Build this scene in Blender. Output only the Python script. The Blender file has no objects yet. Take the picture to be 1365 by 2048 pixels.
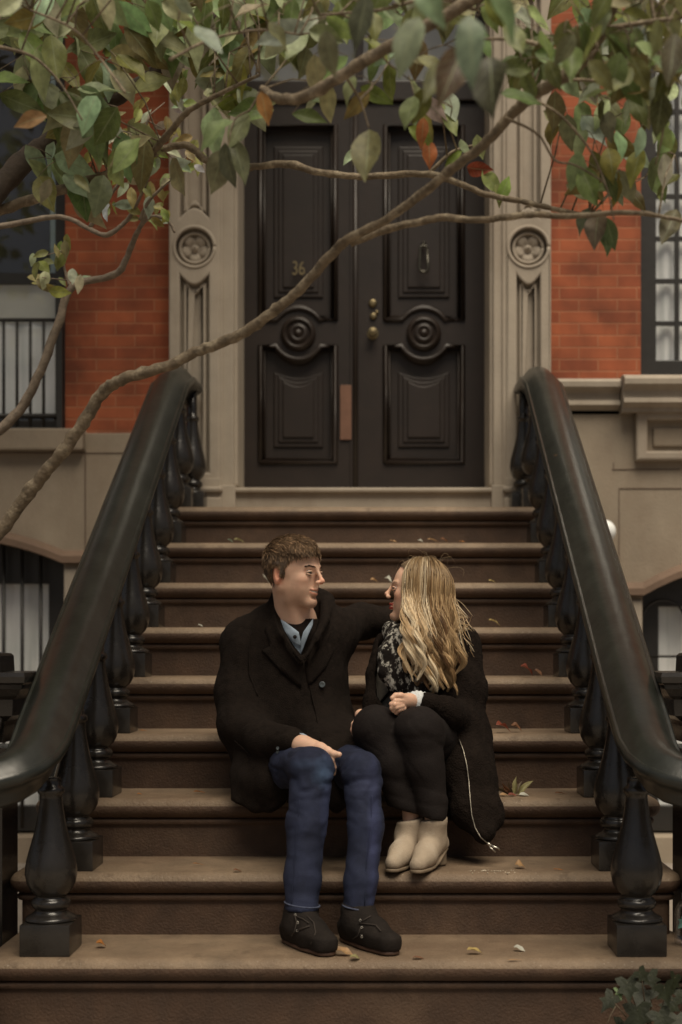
import bpy, bmesh, math, random
import numpy as np
from mathutils import Vector, Matrix, noise
R = math.radians
# ------------------------------------------------------------------ camera, sky, sun, exposure
SC = bpy.context.scene
F_PX, VX, VY, CX, CZ = 2844.0, 758.0, 1300.0, 0.093, 0.979     # focal length in photo pixels, vanishing point, camera place
cam_d = bpy.data.cameras.new('camera'); cam = bpy.data.objects.new('camera', cam_d)
SC.collection.objects.link(cam); SC.camera = cam
cam.location = (CX, 0, CZ); cam.rotation_euler = (R(90), 0, 0)
cam_d.sensor_fit = 'AUTO'; cam_d.sensor_width = 36.0; cam_d.lens = 50.0
cam_d.shift_x = (682.5 - VX) / 2048.0; cam_d.shift_y = (VY - 1024.0) / 2048.0
cam_d.clip_start = 0.05; cam_d.clip_end = 600
cam_d.dof.use_dof = True; cam_d.dof.focus_distance = 4.22; cam_d.dof.aperture_fstop = 2.2
wd = bpy.data.worlds.new('World'); SC.world = wd; wd.use_nodes = True
SUN_EL, SUN_AZ = 64.0, 20.0             # broad overcast glow, high above the street, a little to the right
nt = wd.node_tree; sky = nt.nodes.new('ShaderNodeTexSky'); sky.sky_type = 'NISHITA'; sky.sun_disc = False
sky.sun_elevation = R(SUN_EL); sky.sun_rotation = R(180 + SUN_AZ); sky.air_density = 1.0; sky.dust_density = 4.0
hs = nt.nodes.new('ShaderNodeHueSaturation'); hs.inputs['Saturation'].default_value = 0.40
nt.links.new(sky.outputs[0], hs.inputs['Color'])
nt.links.new(hs.outputs[0], nt.nodes['Background'].inputs[0]); nt.nodes['Background'].inputs[1].default_value = 0.038
sd = bpy.data.lights.new('sun', 'SUN'); sun = bpy.data.objects.new('sun', sd); SC.collection.objects.link(sun)
sd.energy = 4.3; sd.angle = R(42); sd.color = (1.0, 0.88, 0.70)
sun.rotation_euler = Vector((math.sin(R(SUN_AZ)) * math.cos(R(SUN_EL)), -math.cos(R(SUN_AZ)) * math.cos(R(SUN_EL)), math.sin(R(SUN_EL)))).to_track_quat('Z', 'Y').to_euler()
SC.view_settings.view_transform = 'Standard'; SC.view_settings.look = 'None'
SC.view_settings.exposure = 0.0; SC.view_settings.gamma = 1.0
SC.cycles.use_denoising = True; SC.cycles.max_bounces = 6
random.seed(7); rng = np.random.default_rng(7)

def W(px, py, d):                       # the world point seen at photo pixel (px, py) at distance d
    return Vector((CX + (px - VX) * d / F_PX, d, CZ - (py - VY) * d / F_PX))

# ------------------------------------------------------------------ materials
MATS = {}
def mat(name, col, rough=0.8, var=0.25, scale=6.0, bump=0.3, bscale=60.0, metal=0.0, col2=None, thr=None, spec=0.5, sheen=0.0, attr=None, bdist=0.004):
    if name in MATS: return MATS[name]
    m = bpy.data.materials.new(name); m.use_nodes = True; n = m.node_tree.nodes; l = m.node_tree.links
    b = n['Principled BSDF']; b.inputs['Roughness'].default_value = rough; b.inputs['Metallic'].default_value = metal
    b.inputs['Specular IOR Level'].default_value = spec
    if sheen: b.inputs['Sheen Weight'].default_value = sheen
    tc = n.new('ShaderNodeTexCoord'); no = n.new('ShaderNodeTexNoise'); no.inputs['Scale'].default_value = scale; no.inputs['Detail'].default_value = 8
    no.inputs['Roughness'].default_value = 0.65
    l.new(tc.outputs['Object'], no.inputs['Vector'])
    cr = n.new('ShaderNodeValToRGB'); e = cr.color_ramp.elements
    lo = [c * (1 - var) for c in col]; hi = [min(1, c * (1 + var)) for c in col]
    e[0].position, e[1].position = 0.3, 0.7
    if col2 is not None:
        e[0].color = (*lo, 1); e[1].color = (*hi, 1)
        t = thr or 0.62; x = cr.color_ramp.elements.new(min(.97, t)); x.color = (*hi, 1); e[-1].position = min(.999, t + .06); cr.color_ramp.elements[-1].color = (*col2, 1)
    else:
        e[0].color = (*lo, 1); e[1].color = (*hi, 1)
    l.new(no.outputs['Fac'], cr.inputs[0])
    out = cr.outputs[0]
    if attr:
        at = n.new('ShaderNodeAttribute'); at.attribute_name = attr
        mx = n.new('ShaderNodeMix'); mx.data_type = 'RGBA'; mx.blend_type = 'MULTIPLY'; mx.inputs[0].default_value = 1
        l.new(out, mx.inputs[6]); l.new(at.outputs['Color'], mx.inputs[7]); out = mx.outputs[2]
    l.new(out, b.inputs['Base Color'])
    if bump:
        n2 = n.new('ShaderNodeTexNoise'); n2.inputs['Scale'].default_value = bscale; n2.inputs['Detail'].default_value = 6
        l.new(tc.outputs['Object'], n2.inputs['Vector'])
        bp = n.new('ShaderNodeBump'); bp.inputs['Strength'].default_value = bump; bp.inputs['Distance'].default_value = bdist
        l.new(n2.outputs['Fac'], bp.inputs['Height']); l.new(bp.outputs[0], b.inputs['Normal'])
    MATS[name] = m; return m
def rampnoise(m, scale, c0, c1, p0, p1, fac_mul=1.0, stretch=None):  # overlay a second, masked colour (stains, wear) on a material
    n = m.node_tree.nodes; l = m.node_tree.links; b = n['Principled BSDF']
    src = b.inputs['Base Color'].links[0].from_socket
    tc = n.new('ShaderNodeTexCoord'); no = n.new('ShaderNodeTexNoise'); no.inputs['Scale'].default_value = scale; no.inputs['Detail'].default_value = 9; no.inputs['Roughness'].default_value = .7
    if stretch:
        mp = n.new('ShaderNodeMapping'); mp.inputs['Scale'].default_value = stretch; l.new(tc.outputs['Object'], mp.inputs[0]); l.new(mp.outputs[0], no.inputs['Vector'])
    else: l.new(tc.outputs['Object'], no.inputs['Vector'])
    mr = n.new('ShaderNodeMapRange'); mr.inputs[1].default_value = p0; mr.inputs[2].default_value = p1; mr.inputs[4].default_value = fac_mul
    l.new(no.outputs['Fac'], mr.inputs[0])
    mx = n.new('ShaderNodeMix'); mx.data_type = 'RGBA'; l.new(mr.outputs[0], mx.inputs[0]); l.new(src, mx.inputs[6]); mx.inputs[7].default_value = (*c1, 1)
    l.new(mx.outputs[2], b.inputs['Base Color'])

STEP = mat('brownstone_step', (.064, .035, .020), .72, .32, 9, .9, 140, bdist=.003)  # riser stone, darkened to carry the shade of the upright faces
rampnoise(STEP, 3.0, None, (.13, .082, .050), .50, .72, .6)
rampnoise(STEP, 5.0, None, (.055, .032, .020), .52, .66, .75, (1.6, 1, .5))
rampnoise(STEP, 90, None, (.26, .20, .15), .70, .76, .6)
WORN_LIT = mat('brownstone_worn_lit', (.185, .132, .085), .68, .28, 9, .95, 140, bdist=.003)  # worn treads and nosings, lightened further to stand for light from above
rampnoise(WORN_LIT, 2.4, None, (.13, .085, .052), .46, .66, .85)
rampnoise(WORN_LIT, 14, None, (.10, .066, .040), .56, .66, .7)
rampnoise(WORN_LIT, 130, None, (.44, .38, .29), .60, .72, .7)
BASE = mat('brownstone_base', (.29, .24, .18), .85, .16, 3, .35, 90)
rampnoise(BASE, 1.6, None, (.20, .145, .10), .45, .7, .7, (1, 1, .35))
TRIM = mat('brownstone_trim', (.35, .30, .24), .8, .14, 4, .3, 90)
rampnoise(TRIM, 2.2, None, (.22, .165, .12), .5, .72, .6, (1, 1, .4))
IRON = mat('painted_iron', (.021, .018, .0155), .25, .3, 14, .35, 55, spec=.6, bdist=.002)
rampnoise(IRON, 2.2, None, (.12, .055, .03), .70, .74, .8)
RAILM = mat('painted_rail', (.019, .0205, .0175), .29, .35, 14, .35, 38, spec=.55, bdist=.002)
rampnoise(RAILM, 5.5, None, (.13, .070, .035), .70, .73, .7, (1, .5, 1))
rampnoise(RAILM, 45, None, (.10, .10, .09), .70, .76, .5)
DOORM = mat('door_paint', (.019, .0120, .0088), .45, .25, 6, .15, 40, spec=.5)
BRASS = mat('aged_brass', (.20, .16, .09), .45, .2, 20, .1, 60, metal=.9)
COPPER = mat('push_plate_metal', (.20, .105, .07), .55, .2, 12, .1, 60, metal=.4)
FRAME = mat('window_paint', (.021, .019, .017), .45, .2, 8, .2, 40)
CURT = mat('curtain', (.90, .95, .93), .9, .12, 2.2, 0)
rampnoise(CURT, 7, None, (.55, .60, .58), .5, .7, .6, (3, 1, .15))
SHADE = mat('roller_shade', (.55, .55, .48), .9, .15, 3, 0)
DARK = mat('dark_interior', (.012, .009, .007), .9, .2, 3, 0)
GROUND = mat('paving', (.22, .19, .16), .9, .2, 2, .4, 60)
BARK = mat('bark', (.15, .115, .075), .85, .45, 40, .9, 120, bdist=.004)
rampnoise(BARK, 22, None, (.36, .30, .21), .50, .64, .8)
def brick_mat():
    m = mat('brick', (.3, .08, .03), .85, .2, 3, 0)
    n = m.node_tree.nodes; l = m.node_tree.links; b = n['Principled BSDF']
    tc = n.new('ShaderNodeTexCoord'); mp = n.new('ShaderNodeMapping'); mp.inputs['Rotation'].default_value = (R(90), 0, 0); mp.inputs['Location'].default_value = (.05, 0, 0)
    l.new(tc.outputs['Object'], mp.inputs[0])
    br = n.new('ShaderNodeTexBrick'); br.inputs['Scale'].default_value = 1; br.inputs['Brick Width'].default_value = .178; br.inputs['Row Height'].default_value = .0552
    br.inputs['Mortar Size'].default_value = .0042; br.inputs['Mortar Smooth'].default_value = .3; br.inputs['Bias'].default_value = -.1
    br.inputs['Color1'].default_value = (.25, .062, .024, 1); br.inputs['Color2'].default_value = (.34, .092, .035, 1); br.inputs['Mortar'].default_value = (.33, .125, .060, 1)
    wob = n.new('ShaderNodeTexNoise'); wob.inputs['Scale'].default_value = 30; l.new(tc.outputs['Object'], wob.inputs['Vector'])
    vm = n.new('ShaderNodeVectorMath'); vm.operation = 'MULTIPLY_ADD'; vm.inputs[1].default_value = (.004, .004, .004); l.new(wob.outputs['Color'], vm.inputs[0]); l.new(mp.outputs[0], vm.inputs[2])
    l.new(vm.outputs[0], br.inputs['Vector'])
    no = n.new('ShaderNodeTexNoise'); no.inputs['Scale'].default_value = 5; no.inputs['Detail'].default_value = 8; l.new(tc.outputs['Object'], no.inputs['Vector'])
    mr = n.new('ShaderNodeMapRange'); mr.inputs[1].default_value = .3; mr.inputs[2].default_value = .7; mr.inputs[3].default_value = .52; mr.inputs[4].default_value = 1.28; l.new(no.outputs['Fac'], mr.inputs[0])
    mx = n.new('ShaderNodeMix'); mx.data_type = 'RGBA'; mx.blend_type = 'MULTIPLY'; mx.inputs[0].default_value = 1
    l.new(br.outputs['Color'], mx.inputs[6]); l.new(mr.outputs[0], mx.inputs[7]); l.new(mx.outputs[2], b.inputs['Base Color'])
    bp = n.new('ShaderNodeBump'); bp.inputs['Strength'].default_value = .6; bp.inputs['Distance'].default_value = .004; bp.invert = True
    l.new(br.outputs['Fac'], bp.inputs['Height']); l.new(bp.outputs[0], b.inputs['Normal'])
    return m
BRICK = brick_mat()
def glass_mat():
    m = bpy.data.materials.new('window_glass'); m.use_nodes = True; n = m.node_tree.nodes; l = m.node_tree.links
    n.remove(n['Principled BSDF']); o = n['Material Output']
    t = n.new('ShaderNodeBsdfTransparent'); g = n.new('ShaderNodeBsdfGlossy'); g.inputs['Roughness'].default_value = .03
    w = n.new('ShaderNodeLayerWeight'); w.inputs[0].default_value = .25; f = n.new('ShaderNodeMapRange'); f.inputs[3].default_value = .09; f.inputs[4].default_value = .55; l.new(w.outputs[1], f.inputs[0]); x = n.new('ShaderNodeMixShader')
    l.new(f.outputs[0], x.inputs[0]); l.new(t.outputs[0], x.inputs[1]); l.new(g.outputs[0], x.inputs[2]); l.new(x.outputs[0], o.inputs[0])
    return m
GLASS = glass_mat()

# ------------------------------------------------------------------ object helpers
def tag(o, label=None, cat=None, group=None, kind=None):
    if label: o['label'] = label
    if cat: o['category'] = cat
    if group: o['group'] = group
    if kind: o['kind'] = kind
    return o
def empty(name, loc, label=None, cat=None, group=None, kind=None):
    o = bpy.data.objects.new(name, None); SC.collection.objects.link(o); o.location = loc; o.empty_display_size = .1
    return tag(o, label, cat, group, kind)
def mesh_obj(name, me, parent=None, loc=None):
    o = bpy.data.objects.new(name, me); SC.collection.objects.link(o)
    if loc is not None: o.location = loc
    if parent is not None: o.parent = parent
    return o
class MB:                                # collects shapes; build() links them as ONE mesh object
    def __init__(s): s.v = []; s.f = []; s.mi = []; s.sm = []; s.uv = None
    def add(s, vs, fs, mi=0, smooth=False):
        k = len(s.v); s.v += [tuple(v) for v in vs]
        for f in fs: s.f.append(tuple(i + k for i in f)); s.mi.append(mi); s.sm.append(smooth)
        return s
    def box(s, x0, x1, y0, y1, z0, z1, mi=0, bev=0.0):
        if bev <= 0:
            v = [(x, y, z) for z in (z0, z1) for y in (y0, y1) for x in (x0, x1)]
            return s.add(v, [(0, 2, 3, 1), (4, 5, 7, 6), (0, 1, 5, 4), (2, 6, 7, 3), (0, 4, 6, 2), (1, 3, 7, 5)], mi)
        bm = bmesh.new(); bmesh.ops.create_cube(bm, size=1)
        for v in bm.verts: v.co = ((x0 + x1) / 2 + v.co.x * (x1 - x0), (y0 + y1) / 2 + v.co.y * (y1 - y0), (z0 + z1) / 2 + v.co.z * (z1 - z0))
        bmesh.ops.bevel(bm, geom=bm.edges[:], offset=bev, segments=2, affect='EDGES', profile=.6)
        bm.verts.index_update(); s.add([v.co[:] for v in bm.verts], [[v.index for v in f.verts] for f in bm.faces], mi); bm.free(); return s
    def lathe(s, prof, c=(0, 0, 0), n=28, mi=0, axis='z', closed=False):
        v = []
        for r, z in prof:
            for k in range(n):
                a = 2 * math.pi * k / n; x, y = r * math.cos(a), r * math.sin(a)
                p = (x, y, z) if axis == 'z' else (x, z, y)
                v.append((c[0] + p[0], c[1] + p[1], c[2] + p[2]))
        f = []
        for j in range(len(prof) - 1):
            for k in range(n):
                q = (j * n + k, j * n + (k + 1) % n, (j + 1) * n + (k + 1) % n, (j + 1) * n + k)
                f.append(q if axis == 'z' else q[::-1])
        if prof[0][0] > 1e-5: f.append(tuple(range(n))[::-1])
        if prof[-1][0] > 1e-5: f.append(tuple((len(prof) - 1) * n + k for k in range(n)))
        return s.add(v, f, mi, True)
    def tube(s, pts, rad, n=8, mi=0, cap=True, flat=1.0):
        pts = [Vector(p) for p in pts]; m = len(pts)
        if not hasattr(rad, '__len__'): rad = [rad] * m
        v = []; up = None
        for i, p in enumerate(pts):
            t = (pts[min(i + 1, m - 1)] - pts[max(i - 1, 0)])
            t = t.normalized() if t.length > 1e-9 else Vector((0, 0, 1))
            if up is None: up = Vector((0, 0, 1)) if abs(t.z) < .9 else Vector((0, 1, 0))
            a = t.cross(up); a = a.normalized() if a.length > 1e-6 else Vector((1, 0, 0)); b = a.cross(t).normalized(); up = b
            for k in range(n):
                q = 2 * math.pi * k / n; v.append(p + (a * math.cos(q) + b * math.sin(q) * flat) * rad[i])
        f = [(i * n + k, i * n + (k + 1) % n, (i + 1) * n + (k + 1) % n, (i + 1) * n + k) for i in range(m - 1) for k in range(n)]
        if cap: f += [tuple(range(n))[::-1], tuple((m - 1) * n + k for k in range(n))]
        return s.add(v, f, mi, True)
    def build(s, name, mats, parent=None, auto=None):
        if not isinstance(mats, (list, tuple)): mats = [mats]
        org = Vector((0, 0, 0))
        if parent is not None:
            org = parent.location.copy(); q = parent.parent
            while q is not None: org += q.location; q = q.parent
        me = bpy.data.meshes.new(name); me.from_pydata([(a - org.x, b - org.y, c - org.z) for a, b, c in s.v], [], s.f)
        for m in mats: me.materials.append(m)
        me.polygons.foreach_set('material_index', s.mi); me.polygons.foreach_set('use_smooth', s.sm)
        if s.uv is not None:
            ul = me.uv_layers.new(name='uv')
            idx = np.zeros(len(me.loops), dtype=np.int32); me.loops.foreach_get('vertex_index', idx)
            ul.data.foreach_set('uv', np.array(s.uv, dtype=np.float32)[idx].ravel())
        me.update()
        if auto is not None:
            me.polygons.foreach_set('use_smooth', [True] * len(me.polygons)); me.set_sharp_from_angle(angle=R(auto))
        return mesh_obj(name, me, parent)
def curve_slab(outer, holes, y, depth, bev, res=2, cyclic=True):
    """flat frame in the x-z plane with holes, front face at y, thickness depth behind it, bevelled edges; returns verts, faces"""
    cu = bpy.data.curves.new('tmp', 'CURVE'); cu.dimensions = '2D'; cu.fill_mode = 'BOTH'
    for lp in [outer] + holes:
        sp = cu.splines.new('POLY'); sp.points.add(len(lp) - 1); sp.use_cyclic_u = True
        for p, c in zip(sp.points, lp): p.co = (c[0], c[1], 0, 1)
    cu.extrude = depth / 2 - bev; cu.bevel_depth = bev; cu.bevel_resolution = res; cu.offset = -bev
    ob = bpy.data.objects.new('tmp', cu); SC.collection.objects.link(ob)
    dg = bpy.context.evaluated_depsgraph_get(); me = bpy.data.meshes.new_from_object(ob.evaluated_get(dg))
    v = [(q.co.x, y + depth / 2 - q.co.z, q.co.y) for q in me.vertices]; f = [tuple(p.vertices) for p in me.polygons]
    bpy.data.objects.remove(ob); bpy.data.curves.remove(cu); bpy.data.meshes.remove(me)
    return v, f
def arc(cx, cz, r, a0, a1, n=12): return [(cx + r * math.cos(R(a0 + (a1 - a0) * i / n)), cz + r * math.sin(R(a0 + (a1 - a0) * i / n))) for i in range(n + 1)]
def px2(pts, d): return [(W(x, y, d).x, W(x, y, d).z) for x, y in pts]

# ------------------------------------------------------------------ the ground
g = MB(); g.add([(-150, -150, 0), (150, -150, 0), (150, 150, 0), (-150, 150, 0)], [(0, 1, 2, 3)]); tag(g.build('ground', GROUND), kind='structure')
g = MB()
for i in range(-5, 6): g.box(i * 1.5 + .004, i * 1.5 + 1.496, 1.2, 3.05, -.02, .02, bev=.006)
tag(g.build('pavement', GROUND), kind='structure')

# ------------------------------------------------------------------ the stoop
RI, TR, D0 = .177, .30, 3.675
stoop = empty('stone_stoop', (0, 5, 0), 'brown sandstone stoop of nine broad rounded steps up to the double door', 'steps')
PROF = [(.034, -.0005)] + [(.034 - .034 * math.sin(R(a)), -.030 + .030 * math.cos(R(a))) for a in range(10, 181, 17)] + [(.030, -.060), (.022, -.063), (.019, -.069), (.022, -.077), (.034, -.080), (.034, -.13)]
PROF = [((.034 - .034 * math.sin(R(a))), -.030 + .030 * math.cos(R(a))) for a in (0, 15, 30, 45, 60, 75, 90, 105, 120, 135, 150, 165, 180)]
PROF = [(.05, 0)] + PROF + [(.0335, -.0605), (.0235, -.062), (.0195, -.067), (.0195, -.073), (.0235, -.079), (.0335, -.0795)]
def step(i, hw, y0, yb):
    z = i * RI; b = MB(); loops = []
    prof = PROF + [(.0335, -z + .0 if i > 1 else -.18)]
    if i > 1: prof = PROF + [(.0335, -RI - .02), (.0335, -z + .001)]
    rc = .055
    for o, dz in prof:
        lp = [(-hw + o, yb)]
        r = max(rc - o, .004)
        for c, a0 in ((-1, 180), (1, 270)):
            cx = c * (hw - rc)
            for k in range(6):
                a = R(a0 + 90 * k / 5); lp.append((cx + r * math.cos(a), y0 + rc + r * math.sin(a)))
        lp.append((hw - o, yb)); loops.append([(x, y, z + dz) for x, y in lp])
    n = len(loops[0]); v = [p for l in loops for p in l]
    f = [(j * n + k, (j + 1) * n + k, (j + 1) * n + k + 1, j * n + k + 1) for j in range(len(loops) - 1) for k in range(n - 1)]
    b.add(v, f, 0, True); b.add(loops[0], [tuple(range(n))], 0, False)
    o = b.build('step', [STEP, WORN_LIT], stoop, auto=50)
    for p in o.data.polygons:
        if p.normal.z > .25 and p.center.z + stoop.location.z > z - .05: p.material_index = 1  # upward faces get the lighter stone: wear plus painted top light
    return o
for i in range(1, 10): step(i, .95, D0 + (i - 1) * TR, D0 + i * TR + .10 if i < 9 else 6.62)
# plinth stones flanking the bottom step
for sx in (-1, 1):
    b = MB(); b.box(min(sx * .895, sx * 1.35), max(sx * .895, sx * 1.35), 3.30, 3.66, 0, .150, bev=.012); b.box(min(sx * .93, sx * 1.3), max(sx * .93, sx * 1.3), 3.34, 3.66, .150, .19, bev=.01)
    b.build('corner_stone', BASE, stoop)

# ------------------------------------------------------------------ balustrades
BP = [(.066, .083), (.069, .088), (.064, .094), (.052, .100), (.045, .108), (.044, .114), (.050, .117), (.055, .124), (.055, .134), (.050, .141), (.041, .146), (.044, .150), (.058, .163), (.068, .182),
      (.073, .205), (.0725, .222), (.069, .243), (.062, .268), (.054, .294), (.046, .322), (.039, .352), (.034, .382), (.031, .408), (.031, .418), (.037, .422), (.038, .430), (.034, .437), (.028, .441), (.026, .46), (.025, .60)]
def baluster_mesh(top):
    b = MB(); pr = [(p[0] * (.94 if p[1] > .1 else 1), p[1]) for p in BP if p[1] < .5] + [(.025, top)]
    b.lathe(pr, n=32)
    return b
def plinth_mesh(b):
    b.box(-.066, .066, -.078, .078, 0, .083, bev=.004)
    return b
def rail_path(sx):
    P = [(sx * .785, 6.445, 2.215), (sx * .785, 6.30, 2.215), (sx * .785, 6.18, 2.21), (sx * .785, 6.08, 2.18)]
    y = 5.95
    while y > 3.80: P.append((sx * .785, y, RI * (1 + (y - D0) / TR) + .620)); y -= .12
    P += [(sx * .791, 3.745, .825), (sx * .795, 3.685, .785), (sx * .806, 3.635, .755), (sx * .826, 3.592, .732), (sx * .855, 3.562, .715), (sx * .895, 3.545, .702), (sx * .95, 3.54, .694), (sx * 1.01, 3.55, .69), (sx * 1.07, 3.585, .69), (sx * 1.11, 3.64, .69), (sx * 1.12, 3.70, .69)]
    return [Vector(p) for p in P]
RS = [(-.030, -.135), (-.040, -.125), (-.046, -.108), (-.060, -.094), (-.074, -.083), (-.086, -.078), (-.093, -.068), (-.093, -.054), (-.086, -.046), (-.078, -.047), (-.066, -.034), (-.046, -.012), (-.024, -.002), (0, 0)]
RS = RS + [(-x, z) for x, z in RS[-2::-1]]
RS = [(x * .87, z * .92) for x, z in RS]
def railing(sx, label):
    t = empty('stoop_railing', (sx * .785, 3.79, RI), label, 'railing', 'railings flanking the steps')
    P = rail_path(sx); m = len(P); v = []; n = len(RS)
    for i, p in enumerate(P):
        T = (P[min(i + 1, m - 1)] - P[max(i - 1, 0)]).normalized()
        U = Vector((-T.y, T.x, 0)).normalized()      # sideways
        V = U.cross(T).normalized()
        if V.z < 0: V = -V
        k = 1.0
        for a, c in RS: v.append(p + U * a * k + V * c)
    f = [(i * n + j, i * n + (j + 1) % n, (i + 1) * n + (j + 1) % n, (i + 1) * n + j) for i in range(m - 1) for j in range(n)]
    f += [tuple(range(n)), tuple((m - 1) * n + j for j in range(n))[::-1]]
    b = MB(); b.add(v, f, 0, True); h = b.build('handrail', RAILM, t)
    bm = bmesh.new(); bm.from_mesh(h.data); bmesh.ops.recalc_face_normals(bm, faces=bm.faces[:]); bm.to_mesh(h.data); bm.free()
    h.data.set_sharp_from_angle(angle=R(48))
    # sub-part: thin bead under the lip
    short = baluster_mesh(.462); tall = baluster_mesh(.575); pl = plinth_mesh(MB())
    ms = {}
    for k in range(10):
        y = 3.79 + TR * k; z = RI * (k + 1); x = sx * .780
        if k == 9: y, z, x = 6.36, RI * 9, sx * .742
        key = 'short' if k == 0 else 'tall'
        if key not in ms:
            o = (short if k == 0 else tall).build('baluster', IRON); q = pl.build('plinth', IRON, None, auto=30); ms[key] = (o.data, q.data); 
            bpy.data.objects.remove(o); bpy.data.objects.remove(q)
        o = mesh_obj('baluster', ms[key][0], t, Vector((x, y, z)) - t.location)
        if k == 9: o.scale = (.92, .92, .98)
        mesh_obj('plinth', ms[key][1], o)
    return t
railing(-1, 'left dark painted iron handrail with vase shaped balusters')
railing(1, 'right dark painted iron handrail with vase shaped balusters, next to the globe lamp')
# ------------------------------------------------------------------ the town house
YP, YB, YD = 6.45, 6.56, 6.80           # pilaster face, brick face, door plane
house = empty('townhouse', (0, YB, 0), 'red brick town house with brown stone base and carved stone door surround', 'house')
X = lambda px, d: W(px, 0, d).x
Z = lambda py, d: W(0, py, d).z
xwl, xwr = X(131, YB), X(1282, YB)       # window reveals
xdl, xdr = X(466, YP), X(989, YP)        # door opening
ZBL, ZBR, ZTOP = Z(868, YB), Z(757, YB), 7.5
ZWL = Z(862, YB)
b = MB()
b.box(xwl, X(338, YP) + .02, YB, YB + .3, ZBL, ZTOP); b.box(-6, xwl, YB, YB + .3, 4.6, ZTOP); b.box(-6, xwl - 1.05, YB, YB + .3, ZBL, 4.6)
b.box(X(1100, YP) - .02, xwr, YB, YB + .3, ZBR, ZTOP); b.box(xwr, 6, YB, YB + .3, 4.6, ZTOP); b.box(xwr + 1.05, 6, YB, YB + .3, ZBR, 4.6)
b.box(X(338, YP) + .02, X(1100, YP) - .02, YB + .02, YB + .3, 4.75, ZTOP)
b.build('brick_wall', BRICK, house)
# stone base, with the arched basement windows cut out
def archpts(x0, x1, zs, zt, zb, n=16):
    w = (x1 - x0) / 2; h = zt - zs; r = (w * w + h * h) / (2 * h); a = math.degrees(math.asin(w / r)); cx = (x0 + x1) / 2
    return [(x0, zb)] + [(cx + r * math.sin(R(-a + 2 * a * i / n)), zt - r + r * math.cos(R(-a + 2 * a * i / n))) for i in range(n + 1)] + [(x1, zb)]
axl1 = X(131, YB); axl0 = axl1 - 1.15; zls = Z(1122, YB); zlt = zls + .12
axr0 = X(1283, YB); axr1 = axr0 + 1.15; zrs = Z(1186, YB); zrt = zrs + .155
def base_part(x0, x1, ztop, hole, y=YB - .03):
    v, f = curve_slab([(x0, -.1), (x1, -.1), (x1, ztop), (x0, ztop)], [hole] if hole else [], y, .33, .004)
    b = MB(); b.add(v, f); return b.build('stone_base', BASE, house)
base_part(-6, X(338, YP) + .03, ZBL, archpts(axl0, axl1, zls, zlt, .12))
base_part(X(1100, YP) - .03, 6, ZBR - .15, archpts(axr0, axr1, zrs, zrt, .12))
# recessed ashlar joints read as thin dark lines
for (px0, py, px1, py1) in [(170, 900, 172, 1100), (1225, 938, 1360, 939.4), (1239.7, 976, 1365, 977.4), (1238, 977, 1239.6, 1160), (1227, 925, 1228.4, 938), (0, 905, 330, 906.4)]:
    p, q = W(px0, py1, YB - .033), W(px1, py, YB - .033); b = MB(); b.box(p.x, q.x, YB - .0335, YB - .029, p.z, q.z)
    b.build('stone_joint', mat('joint', (.13, .09, .065), .9, .1, 5, 0), house)
def extr_x(b, prof, x0, x1, mitre=(0, 0)):   # moulding profile (out, z) run along x, front towards the street
    n = len(prof); v = [(x0 - mitre[0] * o, YB - o, z) for o, z in prof] + [(x1 + mitre[1] * o, YB - o, z) for o, z in prof]
    b.add(v, [(k, (k + 1) % n, n + (k + 1) % n, n + k) for k in range(n)][::1] + [tuple(range(n))[::-1], tuple(range(n, 2 * n))])
# right: string course, sill block, panel
zt = Z(765, YB); zb_ = Z(822, YB)
prof = [(-.1, zt + .012), (.03, zt + .012), (.085, zt), (.092, zt - .012), (.09, zt - .035), (.06, zt - .05), (.05, zt - .06), (.048, zt - .09), (.07, zt - .095), (.072, zt - .115), (.05, zt - .125), (.03, zt - .135), (.03, ZBR - .17), (-.1, ZBR - .17)]
b = MB(); extr_x(b, prof, X(1100, YP) - .03, X(1236, YB)); b.build('string_course', TRIM, house)
b = MB(); extr_x(b, [(o + .07 if o > 0 else o, z + (.004 if i < 2 else 0)) for i, (o, z) in enumerate(prof)], X(1238, YB), 3.2); b.build('window_sill', TRIM, house)
xs = X(1267, YB)
v, f = curve_slab([(xs, Z(925, YB)), (3, Z(925, YB)), (3, zt - .136), (xs, zt - .136)], [[(X(1290, YB), Z(906, YB)), (2.85, Z(906, YB)), (2.85, Z(845, YB)), (X(1290, YB), Z(845, YB))]], YB - .075, .08, .012)
b = MB(); b.add(v, f); b.build('sill_panel', TRIM, house)
b = MB(); b.box(X(1303, YB), 2.8, YB - .045, YB, Z(896, YB), Z(858, YB), bev=.01); b.build('sill_panel', BASE, house)
# left: sill under the window
b = MB(); b.box(-3, xwl + .10, YB - .09, YB + .02, ZWL - .10, ZWL - .0, bev=.01); b.build('window_sill', BASE, house)
# arch hood mouldings over the basement windows
def hood(x0, x1, zs, zt2, sx):
    pts = archpts(x0, x1, zs, zt2, 0)[1:-1]; b = MB()
    ext = [(x0 - .16, zs)] + pts + [(x1 + .16, zs)]
    ii = [Vector((p[0], YB - .075, p[1] - .012)) for p in ext]; n = len(ii)
    vv = []
    for p in ii: vv += [(p.x, YB - .028, p.z + .06), (p.x, YB - .055, p.z + .055), (p.x, YB - .075, p.z + .03), (p.x, YB - .075, p.z), (p.x, YB - .028, p.z - .004)]
    ff = [(i * 5 + k, (i + 1) * 5 + k, (i + 1) * 5 + k + 1, i * 5 + k + 1) for i in range(n - 1) for k in range(4)] + [tuple(range(5)), tuple((n - 1) * 5 + k for k in range(5))[::-1]]
    b.add(vv, ff); b.build('arch_moulding', mat('hood_stone', (.16, .105, .072), .85, .2, 5, .3, 80), house)
hood(axl0, axl1, zls, zlt, -1); hood(axr0, axr1, zrs, zrt, 1)
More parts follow.
